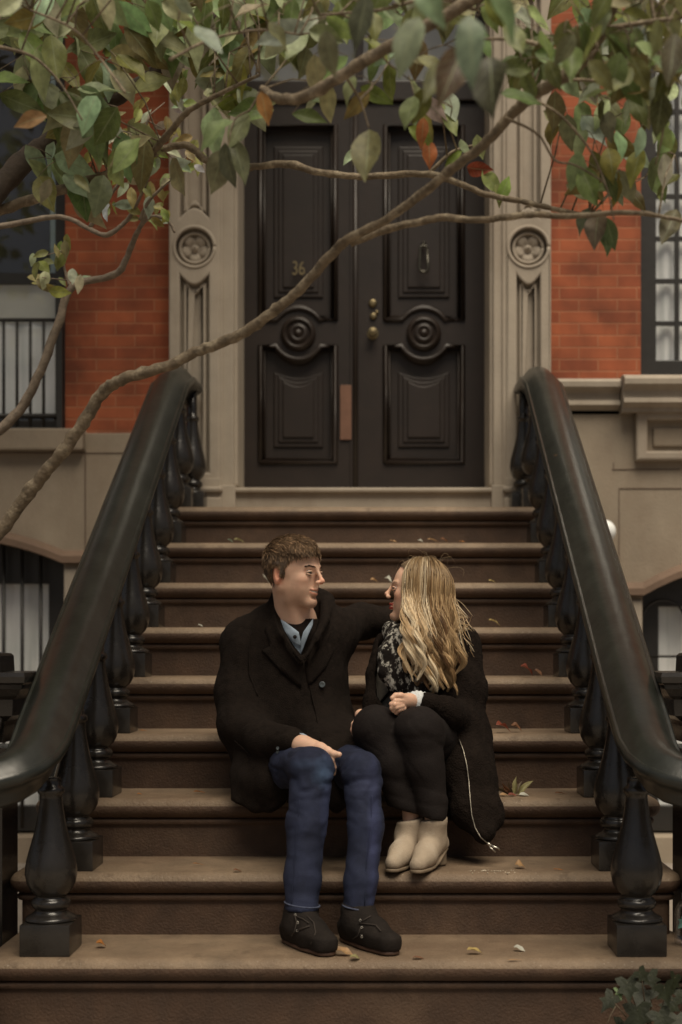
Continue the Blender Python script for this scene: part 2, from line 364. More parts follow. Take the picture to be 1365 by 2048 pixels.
for sx, xe in ((-1, axl1), (1, axr0)):  # light jamb strips beside the arches
    b = MB(); x0, x1 = (xe + .004, xe + .075) if sx < 0 else (xe - .075, xe - .004)
    b.box(x0, x1, YB - .048, YB - .02, .1, (zls if sx < 0 else zrs) - .035, bev=.006); b.build('window_jamb', TRIM, house)

# pilasters
def flower(b, cx, y, cz, r, mi=0):
    n, m = 60, 14; v = [(cx, y - .016 * 1, cz)]; f = []
    for j in range(1, m + 1):
        for k in range(n):
            a = 2 * math.pi * k / n; q = j / m
            pet = abs(math.cos(2.5 * (a + .3))); edge = .62 + .38 * pet ** .5
            rr = r * q
            h = .0
            if q < .26: h = .020 * math.sqrt(max(0, 1 - (q / .27) ** 2)) + .004
            else:
                u = (q / edge - .26) / .74
                h = .017 * math.sin(min(1, max(0, u)) * math.pi * .75) * (.5 + .5 * pet) - .004 * math.exp(-((math.cos(5 * (a + .3))) + 1) * 8) if q < edge else 0.0
            v.append((cx + rr * math.cos(a), y - h, cz + rr * math.sin(a)))
    f += [(0, 1 + (k + 1) % n, 1 + k)[::-1] for k in range(n)]
    f += [(1 + (j - 1) * n + k, 1 + (j - 1) * n + (k + 1) % n, 1 + j * n + (k + 1) % n, 1 + j * n + k) for j in range(1, m) for k in range(n)]
    b.add(v, f, mi, True)
def pilaster(x0, x1, jamb_side):
    b = MB(); zb0 = RI * 9; cz = Z(494, YP); cx = (x0 + x1) / 2 + .0; rr = .088; w = (x1 - x0)
    fx0, fx1 = x0 + .058, x1 - .058
    if jamb_side > 0: fx0, fx1 = x0 + .062, x1 - .125 + .012
    else: fx0, fx1 = x0 + .050, x1 - .050
    cx = (fx0 + fx1) / 2; hw = (fx1 - fx0) / 2
    dip = lambda zc, s: [(cx + hw * 1.0 * math.cos(R(a)), zc + s * .058 * abs(math.sin(R(a)))) for a in range(0, 181, 15)]
    ztl = Z(549, YP); zbl = Z(945, YP)
    low = [(fx0, zbl), (fx1, zbl)] + [(fx1 - 2 * hw * t / 14, ztl - .045 * math.sin(math.pi * t / 14)) for t in range(15)]
    zhb = Z(435, YP)
    up = [(fx0, 4.0), (fx1, 4.0)] + [(fx1 - 2 * hw * t / 14, zhb + .045 * math.sin(math.pi * t / 14)) for t in range(15)]
    circ = [(cx + rr * math.cos(R(a)), cz + rr * math.sin(R(a))) for a in range(0, 360, 9)]
    v, f = curve_slab([(x0, zb0 + .16), (x1, zb0 + .16), (x1, 4.5), (x0, 4.5)], [low, up, circ], YP, .05, .009, 3)
    b.add(v, f)
    b.box(x0 + .002, x1 - .002, YP + .046, YB + .1, zb0 + .16, 4.5)
    p = b.build('pilaster', TRIM, house)
    # inner raised field of each sunk panel, and its second moulding
    q = MB()
    for lp, s in ((low, -1), (up, 1)):
        x_0, x_1 = fx0 + .014, fx1 - .014; h2 = (x_1 - x_0) / 2
        if s < 0: inner = [(x_0, zbl + .028), (x_1, zbl + .028)] + [(x_1 - 2 * h2 * t / 12, ztl - .026 - .036 * math.sin(math.pi * t / 12)) for t in range(13)]
        else: inner = [(x_0, 3.97), (x_1, 3.97)] + [(x_1 - 2 * h2 * t / 12, zhb + .026 + .036 * math.sin(math.pi * t / 12)) for t in range(13)]
        i2 = [(cx + (xx - cx) * .62, (zz if abs(zz - (zbl + .028)) > .001 and abs(zz - 3.97) > .001 else zz + .025 * (1 if s < 0 else -1)) - (.022 if s < 0 and zz > 2.2 else 0) + (.022 if s > 0 and zz < 3.6 else 0)) for xx, zz in inner]
        v, f = curve_slab(inner, [i2], YP + .022, .028, .006, 2); q.add(v, f)
    q.build('panel_moulding', TRIM, p)
    # rosette
    q = MB(); q.tube([(cx + (rr + .004) * math.cos(R(a)), YP + .002, cz + (rr + .004) * math.sin(R(a))) for a in range(0, 361, 10)], .0085, 8)
    q.tube([(cx + (rr - .021) * math.cos(R(a)), YP + .022, cz + (rr - .021) * math.sin(R(a))) for a in range(0, 361, 10)], .0075, 8)
    flower(q, cx, YP + .040, cz, .066); q.build('rosette', TRIM, p)
    # base
    q = MB(); q.box(x0 - .012, x1 + .012, YP - .035, YB, zb0 + .001, zb0 + .075, bev=.006); q.box(x0 - .008, x1 + .008, YP - .022, YB - .002, zb0 + .075, zb0 + .098, bev=.004)
    q.box(x0 - .016, x1 + .016, YP - .042, YB - .001, zb0 + .098, zb0 + .125, bev=.012); q.box(x0 - .003, x1 + .003, YP - .012, YB - .003, zb0 + .1255, zb0 + .165, bev=.004)
    q.build('pilaster_base', TRIM, p)
pilaster(X(338, YP), X(440, YP), 0); pilaster(X(1012, YP), X(1103, YP), 0)
# stepped jambs between pilasters and door
for sx, xa, xb in ((-1, X(441, YP), X(467, YP)), (1, X(988, YP), X(1010, YP))):
    b = MB(); b.box(xa, xb, YP + .02, YD + .05, RI * 9 + .135, 4.5, bev=.006)
    x0 = xb - .012 if sx < 0 else xa - .016; b.box(min(x0, x0 + .028), max(x0, x0 + .028), YP + .045, YD + .04, RI * 9 + .135, 4.5, bev=.01)
    x0 = xa - .006 if sx < 0 else xb - .010; b.box(x0, x0 + .016, YP + .006, YP + .05, RI * 9 + .135, 4.5, bev=.006)
    b.box(xa - .01, xb + .01, YP - .01, YD + .05, RI * 9 + .001, RI * 9 + .135, bev=.006)
    b.build('door_jamb', TRIM, house)
# threshold, lintel
b = MB(); zb0 = RI * 9; zt = Z(977, YP + .04)
b.box(X(456, YP), X(992, YP), YP + .02, YD + .25, zb0 + .001, zt - .022); b.box(X(456, YP) + .004, X(992, YP) - .004, YP - .005, YD + .2, zt - .022, zt, bev=.009)
b.build('threshold', TRIM, house)
b = MB(); b.box(X(338, YP) - .02, X(1103, YP) + .02, YP - .05, YB + .3, 4.5, 4.9, bev=.01); b.box(X(338, YP) - .06, X(1103, YP) + .06, YP - .14, YB + .29, 4.9, 5.02, bev=.012); b.build('lintel', TRIM, house)

# double door
door = MB(); dz0, dz1 = zt, Z(205, YD) ; xl, xr = X(473, YD), X(976, YD); xm = X(713, YD)
def leaf(x0, x1, px0, px1, cxp, label):
    pz = lambda y: Z(y, YD); pxx = lambda x: X(x, YD); cx, cz = pxx(cxp), pz(668)
    # openings in the frame
    a, c = pxx(px0), pxx(px1)
    R1 = pz(668) - pz(719); up_y = pz(640); lo_y = pz(692)
    def arcpts(r, zz, sgn):
        xo = math.sqrt(max(1e-6, r * r - (zz - cz) ** 2)); a0 = math.degrees(math.atan2(zz - cz, xo)); a1 = 180 - a0
        return [(cx + r * math.cos(R(a0 + (a1 - a0) * i / 12)), cz + r * math.sin(R(a0 + (a1 - a0) * i / 12))) for i in range(13)] if sgn > 0 else [(cx + r * math.cos(R(-(-a0) if False else (a0 if a0 < 0 else -a0) + ((-180 - a0 if a0 < 0 else 0) - a0) * 0)), 0) for i in range(0)]
    xo = math.sqrt(R1 * R1 - (lo_y - cz) ** 2); al = math.degrees(math.atan2(lo_y - cz, xo))
    low_arc = [(cx + R1 * math.cos(R(al + (-180 - 2 * al) * i / 12)), cz + R1 * math.sin(R(al + (-180 - 2 * al) * i / 12))) for i in range(13)]   # right end -> bottom -> left end
    xo2 = math.sqrt(R1 * R1 - (up_y - cz) ** 2); au = math.degrees(math.atan2(up_y - cz, xo2))
    up_arc = [(cx - R1 * math.cos(R(au + (180 - 2 * au) * i / 12)), cz + R1 * math.sin(R(au + (180 - 2 * au) * i / 12))) for i in range(13)]
    lower = [(a, pz(925)), (c, pz(925)), (c, lo_y)] + low_arc + [(a, lo_y)]
    upper = [(a, up_y)] + up_arc + [(c, up_y), (c, pz(252)), (a, pz(252))]
    v, f = curve_slab([(x0, dz0 + .004), (x1, dz0 + .004), (x1, dz1), (x0, dz1)], [lower, upper], YD, .045, .007, 2)
    b = MB(); b.add(v, f); b.box(x0 + .01, x1 - .01, YD + .042, YD + .06, dz0 + .02, dz1 - .01)
    L = b.build('door_leaf', DOORM, house)
    tag(L, label)
    # bolection mouldings round the openings
    q = MB()
    for lp in (lower, upper):
        P = [(x, YD - .002, z) for x, z in lp]; P.append(P[0]); q.tube(P, .0125, 8)
        # shrink towards own centre for an inner bead
        mx = (a + c) / 2
        P2 = [(mx + (x - mx) * .90, YD + .016, z + (.018 if z < (min(p[1] for p in lp) + .02) else -.018 if z > max(p[1] for p in lp) - .02 else (.0 if lp is upper else -.012) + (.014 if lp is upper and z < up_y + .1 else 0))) for x, z in lp]; P2.append(P2[0]); q.tube(P2, .008, 6)
    q.build('panel_moulding', DOORM, L)
    # raised fields
    q = MB(); mx = (a + c) / 2; hw = (c - a) / 2
    def raised(x_0, x_1, z0, z1, dipr, y=YD + .042):
        for t_, (g1, yy) in enumerate([(0, .010), (.022, .017), (.044, .025)]):
            xa, xb, za, zb2 = x_0 + g1, x_1 - g1, z0 + g1, z1 - g1
            top = [(xb + (xa - xb) * i / 10, zb2 - dipr * math.sin(math.pi * i / 10)) for i in range(11)]
            v, f = curve_slab([(xa, za), (xb, za)] + top, [], y - yy, .03, .006, 2); q.add(v, f)
    raised(a + .062, c - .062, pz(893), pz(741), .028)
    raised(a + .062, c - .062, pz(592), pz(288), -.0)
    q.build('raised_panel', DOORM, L)
    q = MB(); q.lathe([(.084, 0), (.083, .008), (.076, .020), (.066, .026), (.058, .020), (.053, .012), (.046, .014), (.040, .024), (.030, .026), (.022, .018), (.017, .022), (.010, .030), (0, .032)], (0, 0, 0), 36)
    q.v = [(cx + x, YD - .004 - z, cz - y) for x, y, z in q.v]; q.build('round_boss', DOORM, L, auto=60)
    return L
LL = leaf(xl, xm - .002, 521, 672, 597, None)
LR = leaf(xm + .002, xr, 771, 926, 848, None)
b = MB(); b.tube([(xm - .004, YD - .004, dz0 + .01), (xm - .004, YD - .004, dz1)], .013, 8); b.box(xm - .03, xm + .012, YD - .006, YD, dz0 + .006, dz1 - .002, bev=.002); b.build('meeting_bead', DOORM, LL)
# furniture on the door
b = MB(); p = W(692, 825, YD - .012); b.box(p.x - .027, p.x + .027, YD - .010, YD - .0005, Z(880, YD), Z(771, YD), bev=.002); b.build('push_plate', COPPER, LL)
for py, r in ((607, .020), (633, .017), (668, .024)):
    b = MB(); p = W(746 if py != 633 else 747, py, YD)
    pr = [(r * 1.15, 0), (r * 1.15, .004), (r * .6, .007), (r * .5, .02), (r * .8, .028), (r, .04), (r * .85, .052), (0, .057)] if py == 668 else [(r, 0), (r, .006), (r * .75, .011), (r * .5, .012), (0, .013)]
    b.lathe([(a_, c_) for a_, c_ in pr], (0, 0, 0), 24); b.v = [(p.x + x, YD - .001 - z, p.z - y) for x, y, z in b.v]
    b.build('door_knob' if py == 668 else 'door_lock', BRASS, LR, auto=50)
b = MB(); p = W(754, 625, YD); b.lathe([(.009, 0), (.009, .008), (0, .01)], (0, 0, 0), 16); b.v = [(p.x + x, YD - .001 - z, p.z - y) for x, y, z in b.v]; b.build('door_lock', BRASS, LR)
# knocker: a tall drop ring
p = W(848, 520, YD - .03); b = MB(); zt2, zb2 = Z(489, YD), Z(548, YD)
yk = YD - .012
lp = [(p.x + .017 * math.cos(R(t)), yk - .012, zt2 - .03 + .017 * math.sin(R(t))) for t in range(0, 181, 20)] + [(p.x - .018, yk - .014, (zt2 + zb2) / 2)] + [(p.x + .021 * math.cos(R(t)), yk - .018, zb2 + .022 + .021 * math.sin(R(t))) for t in range(180, 361, 20)] + [(p.x + .017, yk - .012, zt2 - .03)]
b.tube(lp, .0065, 8); b.lathe([(.012, 0), (.012, .01), (.006, .03), (0, .032)], (0, 0, 0), 16)
k = len(b.v) - 16 * 4
b.v = b.v[:k] + [(p.x + x, yk - z + .012, zt2 - y) for x, y, z in b.v[k:]]
b.build('door_knocker', mat('dull_bronze', (.09, .085, .07), .35, .2, 20, .1, 60, metal=.8), LR)
# house number
cu = bpy.data.curves.new('num', 'FONT'); cu.body = '36'; cu.size = .094; cu.extrude = .003; cu.align_x = 'LEFT'; cu.space_character = .95
ob = bpy.data.objects.new('num', cu); SC.collection.objects.link(ob); dg = bpy.context.evaluated_depsgraph_get(); me = bpy.data.meshes.new_from_object(ob.evaluated_get(dg)); bpy.data.objects.remove(ob)
b = MB(); o = W(584, 551, YD); yn = YD - .012; b.add([(o.x + v.co.x * .72, yn - v.co.z, o.z + v.co.y) for v in me.vertices], [tuple(q.vertices) for q in me.polygons]); b.build('house_number', mat('number_metal', (.16, .125, .06), .6, .3, 60, 0), LL)
# transom bar and fan light above the doors
b = MB(); b.box(xl, xr, YD - .02, YD + .06, dz1 + .002, dz1 + .10, bev=.008); b.box(xl, xl + .06, YD - .01, YD + .05, dz1 + .10, 4.5, bev=.006); b.box(xr - .06, xr, YD - .01, YD + .05, dz1 + .10, 4.5, bev=.006); b.box(xl + .06, xr - .06, YD - .01, YD + .05, 4.3, 4.5, bev=.006); b.box(-.02, .02, YD, YD + .04, dz1 + .1, 4.3, bev=.005)
T = b.build('transom_window', DOORM, house)
b = MB(); b.box(xl + .06, xr - .06, YD + .02, YD + .026, dz1 + .1, 4.3); b.build('glass_pane', GLASS, T)
b = MB(); b.box(xl, xr, YD + .16, YD + .2, dz1, 4.5); b.build('transom_curtain', SHADE, T)
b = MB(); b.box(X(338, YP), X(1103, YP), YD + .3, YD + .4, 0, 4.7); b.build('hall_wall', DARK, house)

# windows ------------------------------------------------------------
def window(x0, x1, z0, z1, cols, rows, fw, mw, curt, y=YB + .05, fd=.05, lab=None):
    v, f = curve_slab([(x0, z0), (x1, z0), (x1, z1), (x0, z1)], [[(x0 + fw, z0 + fw), (x1 - fw, z0 + fw), (x1 - fw, z1 - fw), (x0 + fw, z1 - fw)]], y, fd, .004)
    b = MB(); b.add(v, f); wv = b.build('window', FRAME, house)
    if lab: tag(wv, lab)
    b = MB()
    for c in cols: b.box(c - mw / 2, c + mw / 2, y + .012, y + .04, z0 + fw, z1 - fw)
    for r_ in rows: b.box(x0 + fw, x1 - fw, y + .014, y + .038, r_ - mw / 2, r_ + mw / 2)
    if cols or rows: b.build('muntin', FRAME, wv)
    b = MB(); b.add([(x0 + fw, y + .026, z0 + fw), (x1 - fw, y + .026, z0 + fw), (x1 - fw, y + .026, z1 - fw), (x0 + fw, y + .026, z1 - fw)], [(0, 1, 2, 3)]); b.build('glass_pane', GLASS, wv)
    if curt:
        b = MB(); n = 90; vv = []
        for k in range(n + 1):
            xx = x0 + (x1 - x0) * k / n; yy = y + .065 + .008 * math.sin(k * .9) + .005 * math.sin(k * .37)
            vv += [(xx, yy, curt[0]), (xx, yy + .004, curt[1])]
        b.add(vv, [(2 * k, 2 * k + 2, 2 * k + 3, 2 * k + 1) for k in range(n)], 0, True); b.build('curtain', CURT, wv)
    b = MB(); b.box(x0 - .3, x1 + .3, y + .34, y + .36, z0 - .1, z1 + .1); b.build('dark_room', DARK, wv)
    return wv
yw = YB + .06; zr0 = Z(757, yw)
window(X(1281, YB), X(1281, YB) + 1.05, zr0, 4.55, [X(1356, yw) + .345 * k for k in range(3)], [Z(v_, yw) for v_ in (645, 560, 475, 390, 305, 220, 135)], .085, .018, (zr0, 4.5), y=yw)
xr_ = X(131, YB)
wl = window(xr_ - 1.05, xr_, ZWL, 4.55, [], [Z(555, yw)], .06, .05, None, y=yw)
b = MB(); b.box(xr_ - 1.0, xr_ - .07, yw + .045, yw + .05, Z(640, yw), Z(550, yw)); b.build('roller_shade', SHADE, wl)
b = MB(); n = 60; vv = []
for k in range(n + 1):
    xx = xr_ - 1.0 + .93 * k / n; vv += [(xx, yw + .06 + .008 * math.sin(k * .8), Z(830, yw)), (xx, yw + .06 + .008 * math.sin(k * .8), Z(638, yw))]
b.add(vv, [(2 * k, 2 * k + 2, 2 * k + 3, 2 * k + 1) for k in range(n)], 0, True); b.build('curtain', CURT, wl)
b = MB(); b.box(xr_ - .11, xr_ - .045, yw + .12, yw + .13, Z(545, yw), 4.5); b.build('side_curtain', mat('side_curtain', (.30, .40, .40), .9, .1, 4, 0), wl)
# window guard of upright bars on the left
b = MB(); yg = YB - .03; b.tube([(xr_ - 1.1, yg, Z(640, yg)), (xr_ - .03, yg, Z(640, yg))], .009, 6); b.tube([(xr_ - 1.1, yg, Z(832, yg)), (xr_ - .03, yg, Z(832, yg))], .012, 6); b.tube([(xr_ - 1.1, yg, Z(858, yg)), (xr_ - .03, yg, Z(858, yg))], .010, 6)
for k in range(18): xx = X(8, yg) + .0612 * (k - 14); b.tube([(xx, yg, Z(858, yg)), (xx, yg, Z(640, yg))], .0072, 6)
b.box(xr_ - .03, xr_ - .005, yg - .01, yg + .02, Z(862, yg), Z(560, yg))
b.build('window_guard', FRAME, wl)
# basement windows
def base_window(x0, x1, zs, zt2, barx, arches):
    y = YB + .10; v, f = curve_slab(archpts(x0 - .01, x1 + .01, zs, zt2 + .01, .13), [[(x0 + (.10 if arches else .06), .25), (x1 - .10, .25), (x1 - .10, zs - (.06 if arches else .10)), (x0 + .10, zs - (.06 if arches else .10))]], y, .05, .004)
    b = MB(); b.add(v, f); wv = b.build('window', FRAME, house)
    b = MB()
    if arches:
        for xx in barx: b.tube([(xx, YB + .05, .15), (xx, YB + .05, zs - .10)], .007, 6)
        for k in range(len(barx) - 1):
            c = (barx[k] + barx[k + 1]) / 2; h = (barx[k + 1] - barx[k]) / 2
            b.tube([(c + h * math.cos(R(t)) * (1 - .0 * t), YB + .05, zs - .16 + .13 * math.sin(R(t)) ** .8) for t in range(0, 181, 15)], .0065, 6)
        for zz in (Z(1313, YB), .35): b.tube([(x0, YB + .05, zz), (x1, YB + .05, zz)], .006, 6)
    else:
        for xx in barx: b.tube([(xx, YB + .05, .15), (xx, YB + .05, zs + .08)], .009, 6)
    b.build('window_bars', FRAME, wv)
    b = MB(); b.add([(x0 + .09, y + .022, .25), (x1 - .09, y + .022, .25), (x1 - .09, y + .022, zs), (x0 + .09, y + .022, zs)], [(0, 1, 2, 3)]); b.build('glass_pane', GLASS, wv)
    b = MB(); n = 70; vv = []
    for k in range(n + 1):
        xx = x0 + (x1 - x0) * k / n; yy = y + .05 + .010 * math.sin(k * .75); vv += [(xx, yy, .2), (xx, yy, zs + .05)]
    b.add(vv, [(2 * k, 2 * k + 2, 2 * k + 3, 2 * k + 1) for k in range(n)], 0, True); b.build('curtain', CURT, wv)
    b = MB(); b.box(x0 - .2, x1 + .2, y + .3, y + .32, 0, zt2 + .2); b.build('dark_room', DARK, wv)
base_window(axl0, axl1, zls, zlt, [X(v_, YB + .05) for v_ in (-120, -82, -44, -28, 8, 45, 82)], False)
base_window(axr0, axr1, zrs, zrt, [X(1327, YB + .05) - .105 + .21 * k for k in range(-1, 6)], True)

# wall lamp globe
lp = W(1209, 1063, 6.35); lamp = empty('wall_lamp', (lp.x, YB - .03, lp.z), 'small white globe lamp on the stone wall, peeping out beside the right handrail', 'lamp')
b = MB(); b.lathe([(.052 * math.sin(R(a)), -.052 * math.cos(R(a))) for a in range(0, 181, 12)], lp, 24); b.build('globe', mat('opal_glass', (.78, .80, .80), .25, .03, 3, 0), lamp)
b = MB(); b.tube([(lp.x, YB - .025, lp.z - .05), (lp.x, 6.42, lp.z - .07), (lp.x, 6.36, lp.z - .05)], .011, 8); b.lathe([(.035, 0), (.035, .012), (.02, .02), (0, .02)], (lp.x, 6.35, lp.z - .062), 16); b.build('bracket', IRON, lamp)

# area fence posts beside the stoop
def gate_post(sx, label):
    X0 = sx * 1.03 - .004; Y0 = 4.02; t = empty('fence_post', (X0, Y0, 0), label, 'fence post', 'cast iron posts beside the stoop')
    h0 = Z(1344, 3.95)
    sq = lambda r, z: [(X0 - r, Y0 - r, z), (X0 + r, Y0 - r, z), (X0 + r, Y0 + r, z), (X0 - r, Y0 + r, z)]
    def stack(pr, name, mt=IRON):
        b = MB(); v = [p for r, z in pr for p in sq(r, z)]; n = len(pr)
        b.add(v, [(j * 4 + k, j * 4 + (k + 1) % 4, (j + 1) * 4 + (k + 1) % 4, (j + 1) * 4 + k) for j in range(n - 1) for k in range(4)] + [(3, 2, 1, 0), tuple((n - 1) * 4 + k for k in range(4))]); return b.build(name, mt, t)
    stack([(.13, 0), (.13, .06), (.115, .07), (.10, .09), (.085, .10), (.085, h0 - .24), (.095, h0 - .23), (.10, h0 - .21)], 'post_shaft')
    stack([(.088, h0 - .195), (.092, h0 - .15), (.10, h0 - .135), (.122, h0 - .12), (.125, h0 - .075), (.14, h0 - .065), (.155, h0 - .045), (.158, h0 - .034), (.166, h0 - .028), (.168, h0 - .012), (.165, h0)], 'post_cap')
    stack([(.078, h0 + .001), (.076, h0 + .045), (.070, h0 + .052), (.02, h0 + .058)], 'finial')
    # cast leaf collar under the cap
    b = MB()
    for k in range(-3, 4):
        b.tube([(X0 + k * .024, Y0 - .10, h0 - .20), (X0 + k * .026, Y0 - .125, h0 - .16), (X0 + k * .03, Y0 - .118, h0 - .125)], [.008, .012, .006], 6)
    b.build('cast_ornament', IRON, t)
gate_post(-1, 'cast iron fence post with broad square cap at the left edge')
gate_post(1, 'cast iron fence post with broad square cap at the right edge')
# low iron fence running off each side
def fence(sx, label):
    t = empty('iron_fence', (sx * 1.2, 4.02, 0), label, 'fence', 'iron fences either side of the stoop'); x0, x1 = sorted((sx * 1.10, sx * 3.0))
    b = MB()
    for zz in (.34, .24, .55): b.box(x0, x1, 4.00, 4.035, zz, zz + .025)
    b.build('fence_rail', IRON, t)
    b = MB()
    k = x0 + .05
    while k < x1: b.tube([(k, 4.018, .10), (k, 4.018, .70)], .010, 8); b.lathe([(.0, .70), (.016, .715), (.008, .74), (0, .77)], (k, 4.018, 0), 8); b.tube([(k + .055 * math.cos(R(q)) + .055, 4.018, .39 + .05 * math.sin(R(q))) for q in range(0, 181, 20)], .006, 6); k += .11
    b.build('fence_pickets', IRON, t)
    b = MB(); b.box(x0, x1, 3.93, 4.11, -.02, .10, bev=.01); b.build('kerb_stone', BASE, t)
fence(-1, 'low cast iron fence on a stone kerb, at the left behind the handrail end')
fence(1, 'low cast iron fence on a stone kerb, at the right behind the bottom baluster')
# ------------------------------------------------------------------ smooth bodies from distance fields
class SDF:
    def __init__(s): s.ops = []
    def add(s, fn, k=.015): s.ops.append((0, fn, k)); return s
    def sub(s, fn, k=.01): s.ops.append((1, fn, k)); return s
    def cone(s, a, b, ra, rb, k=.015, sc=None, sub=False):
        a = np.array(a, float); b = np.array(b, float); w = np.array(sc if sc is not None else (1, 1, 1), float)
        A, B = a * w, b * w; d = B - A; L = max(1e-12, float(d @ d))
        def fn(p):
            q = p * w; t = np.clip(((q - A) @ d) / L, 0, 1)
            return np.linalg.norm(q - A - t[..., None] * d, axis=-1) - (ra + (rb - ra) * t)
        return s.sub(fn, k) if sub else s.add(fn, k)
    def ell(s, c, r, k=.015, rot=None, sub=False):
        c = np.array(c, float); r = np.array(r, float); M = np.array(rot) if rot is not None else np.eye(3)
        def fn(p):
            q = (p - c) @ M.T; k0 = np.linalg.norm(q / r, axis=-1); k1 = np.linalg.norm(q / (r * r), axis=-1) + 1e-9
            return k0 * (k0 - 1) / k1
        return s.sub(fn, k) if sub else s.add(fn, k)
    def path(s, pts, rads, k=.015, sc=None):
        for i in range(len(pts) - 1): s.cone(pts[i], pts[i + 1], rads[i], rads[i + 1], k, sc)
        return s
    def __call__(s, p):
        d = None
        for op, fn, k in s.ops:
            e = fn(p)
            if d is None: d = e; continue
            if op == 0:
                h = np.clip(.5 + .5 * (e - d) / k, 0, 1); d = e + (d - e) * h - k * h * (1 - h)
            else:
                e = -e; h = np.clip(.5 - .5 * (d - e) / k, 0, 1); d = d + (e - d) * h + k * h * (1 - h)
        return d
def surfnet(f, lo, hi, h):
    lo = np.array(lo, float); hi = np.array(hi, float); n = np.ceil((hi - lo) / h).astype(int) + 1
    ax = [lo[i] + h * np.arange(n[i]) for i in range(3)]
    V = np.empty(n, np.float32)
    for i0 in range(0, n[0], 16):
        G = np.stack(np.meshgrid(ax[0][i0:i0 + 16], ax[1], ax[2], indexing='ij'), -1); V[i0:i0 + 16] = f(G)
    S = V < 0; nx, ny, nz = n - 1
    cnt = sum(S[a:a + nx, b:b + ny, c:c + nz].astype(np.int8) for a in (0, 1) for b in (0, 1) for c in (0, 1))
    act = (cnt > 0) & (cnt < 8); idx = -np.ones(act.shape, np.int64); I = np.argwhere(act); idx[act] = np.arange(len(I))
    P = np.zeros((len(I), 3)); C = np.zeros(len(I))
    cor = [(a, b, c) for a in (0, 1) for b in (0, 1) for c in (0, 1)]
    for a in cor:
        for k in range(3):
            if a[k] == 0:
                b = list(a); b[k] = 1
                va = V[I[:, 0] + a[0], I[:, 1] + a[1], I[:, 2] + a[2]]; vb = V[I[:, 0] + b[0], I[:, 1] + b[1], I[:, 2] + b[2]]
                m = (va < 0) != (vb < 0); t = np.where(m, va / np.where(m, va - vb, 1), 0)
                q = np.tile(np.array(a, float), (len(I), 1)); q[:, k] += t; P[m] += q[m]; C[m] += 1
    P = lo + (I + P / C[:, None]) * h
    F = []
    for k in range(3):
        a = [slice(0, None)] * 3; b = [slice(0, None)] * 3; a[k] = slice(0, n[k] - 1); b[k] = slice(1, n[k])
        sa, sb = S[tuple(a)], S[tuple(b)]; E = np.argwhere(sa != sb); u, v = (k + 1) % 3, (k + 2) % 3
        ok = (E[:, u] > 0) & (E[:, v] > 0) & (E[:, u] < n[u] - 1) & (E[:, v] < n[v] - 1); E = E[ok]
        fl = sa[tuple(E.T)]
        def at(du, dv):
            q = E.copy(); q[:, u] += du; q[:, v] += dv; return idx[tuple(q.T)]
        q = np.stack([at(-1, -1), at(0, -1), at(0, 0), at(-1, 0)], 1); q[~fl] = q[~fl][:, ::-1]; F.append(q)
    F = np.concatenate(F); return P, F[(F >= 0).all(1)]
def grad(f, p, e=.002):
    g = np.stack([f(p + np.eye(3)[i] * e) - f(p - np.eye(3)[i] * e) for i in range(3)], -1); return g / (np.linalg.norm(g, axis=-1, keepdims=True) + 1e-9)
def fbm(p, sc, seed=0, oct=3, st=(1, 1, 1)):    # cheap smooth noise from summed sines
    r = np.random.default_rng(seed); o = np.zeros(p.shape[:-1]); a = 1; q = p * np.array(st)
    for _ in range(oct):
        for _ in range(5):
            k = r.normal(size=3); k /= np.linalg.norm(k); o += a * np.sin(q @ k * sc * 6.28 + r.uniform(0, 6.28)) / 5
        a *= .5; sc *= 2
    return o
def creases(P, sc, seed, st=(1, 1, 1), w=.12): n_ = fbm(P, sc, seed, 2, st); return np.exp(-(n_ / w) ** 2)
def hit(f, px, py, d0=3.4, d1=5.2):     # where the sight line of a photo pixel meets a body
    o = np.array((CX, 0, CZ)); e = np.array(W(px, py, 1.0)) - o; d = d0
    for _ in range(200):
        v = float(f((o + e * d)[None])[0])
        if v < .0008: return Vector(o + e * d)
        d += max(.001, v * .8)
        if d > d1: break
    return None
def body(name, f, lo, hi, h, mats, parent, disp=None, matfn=None, extra=None, tint=None):
    P, F = surfnet(f, lo, hi, h); 
    if disp is not None: P = P + grad(f, P) * disp(P)[:, None]
    me = bpy.data.meshes.new(name); org = np.array(parent.location)
    ev, ef, em = ([], [], []) if extra is None else (extra.v, extra.f, extra.mi)
    n = len(P); V = [tuple(x) for x in (P - org)] + [(a - org[0], b - org[1], c - org[2]) for a, b, c in ev]
    Fl = [tuple(int(i) for i in q) for q in F]
    mi = [0] * len(Fl)
    if matfn is not None: mi = [int(x) for x in matfn(P[F].mean(1))]
    me.from_pydata(V, [], Fl + [tuple(i + n for i in q) for q in ef])
    for m in (mats if isinstance(mats, (list, tuple)) else [mats]): me.materials.append(m)
    me.polygons.foreach_set('material_index', mi + list(em)); me.polygons.foreach_set('use_smooth', [True] * len(me.polygons)); me.update()
    return mesh_obj(name, me, parent)
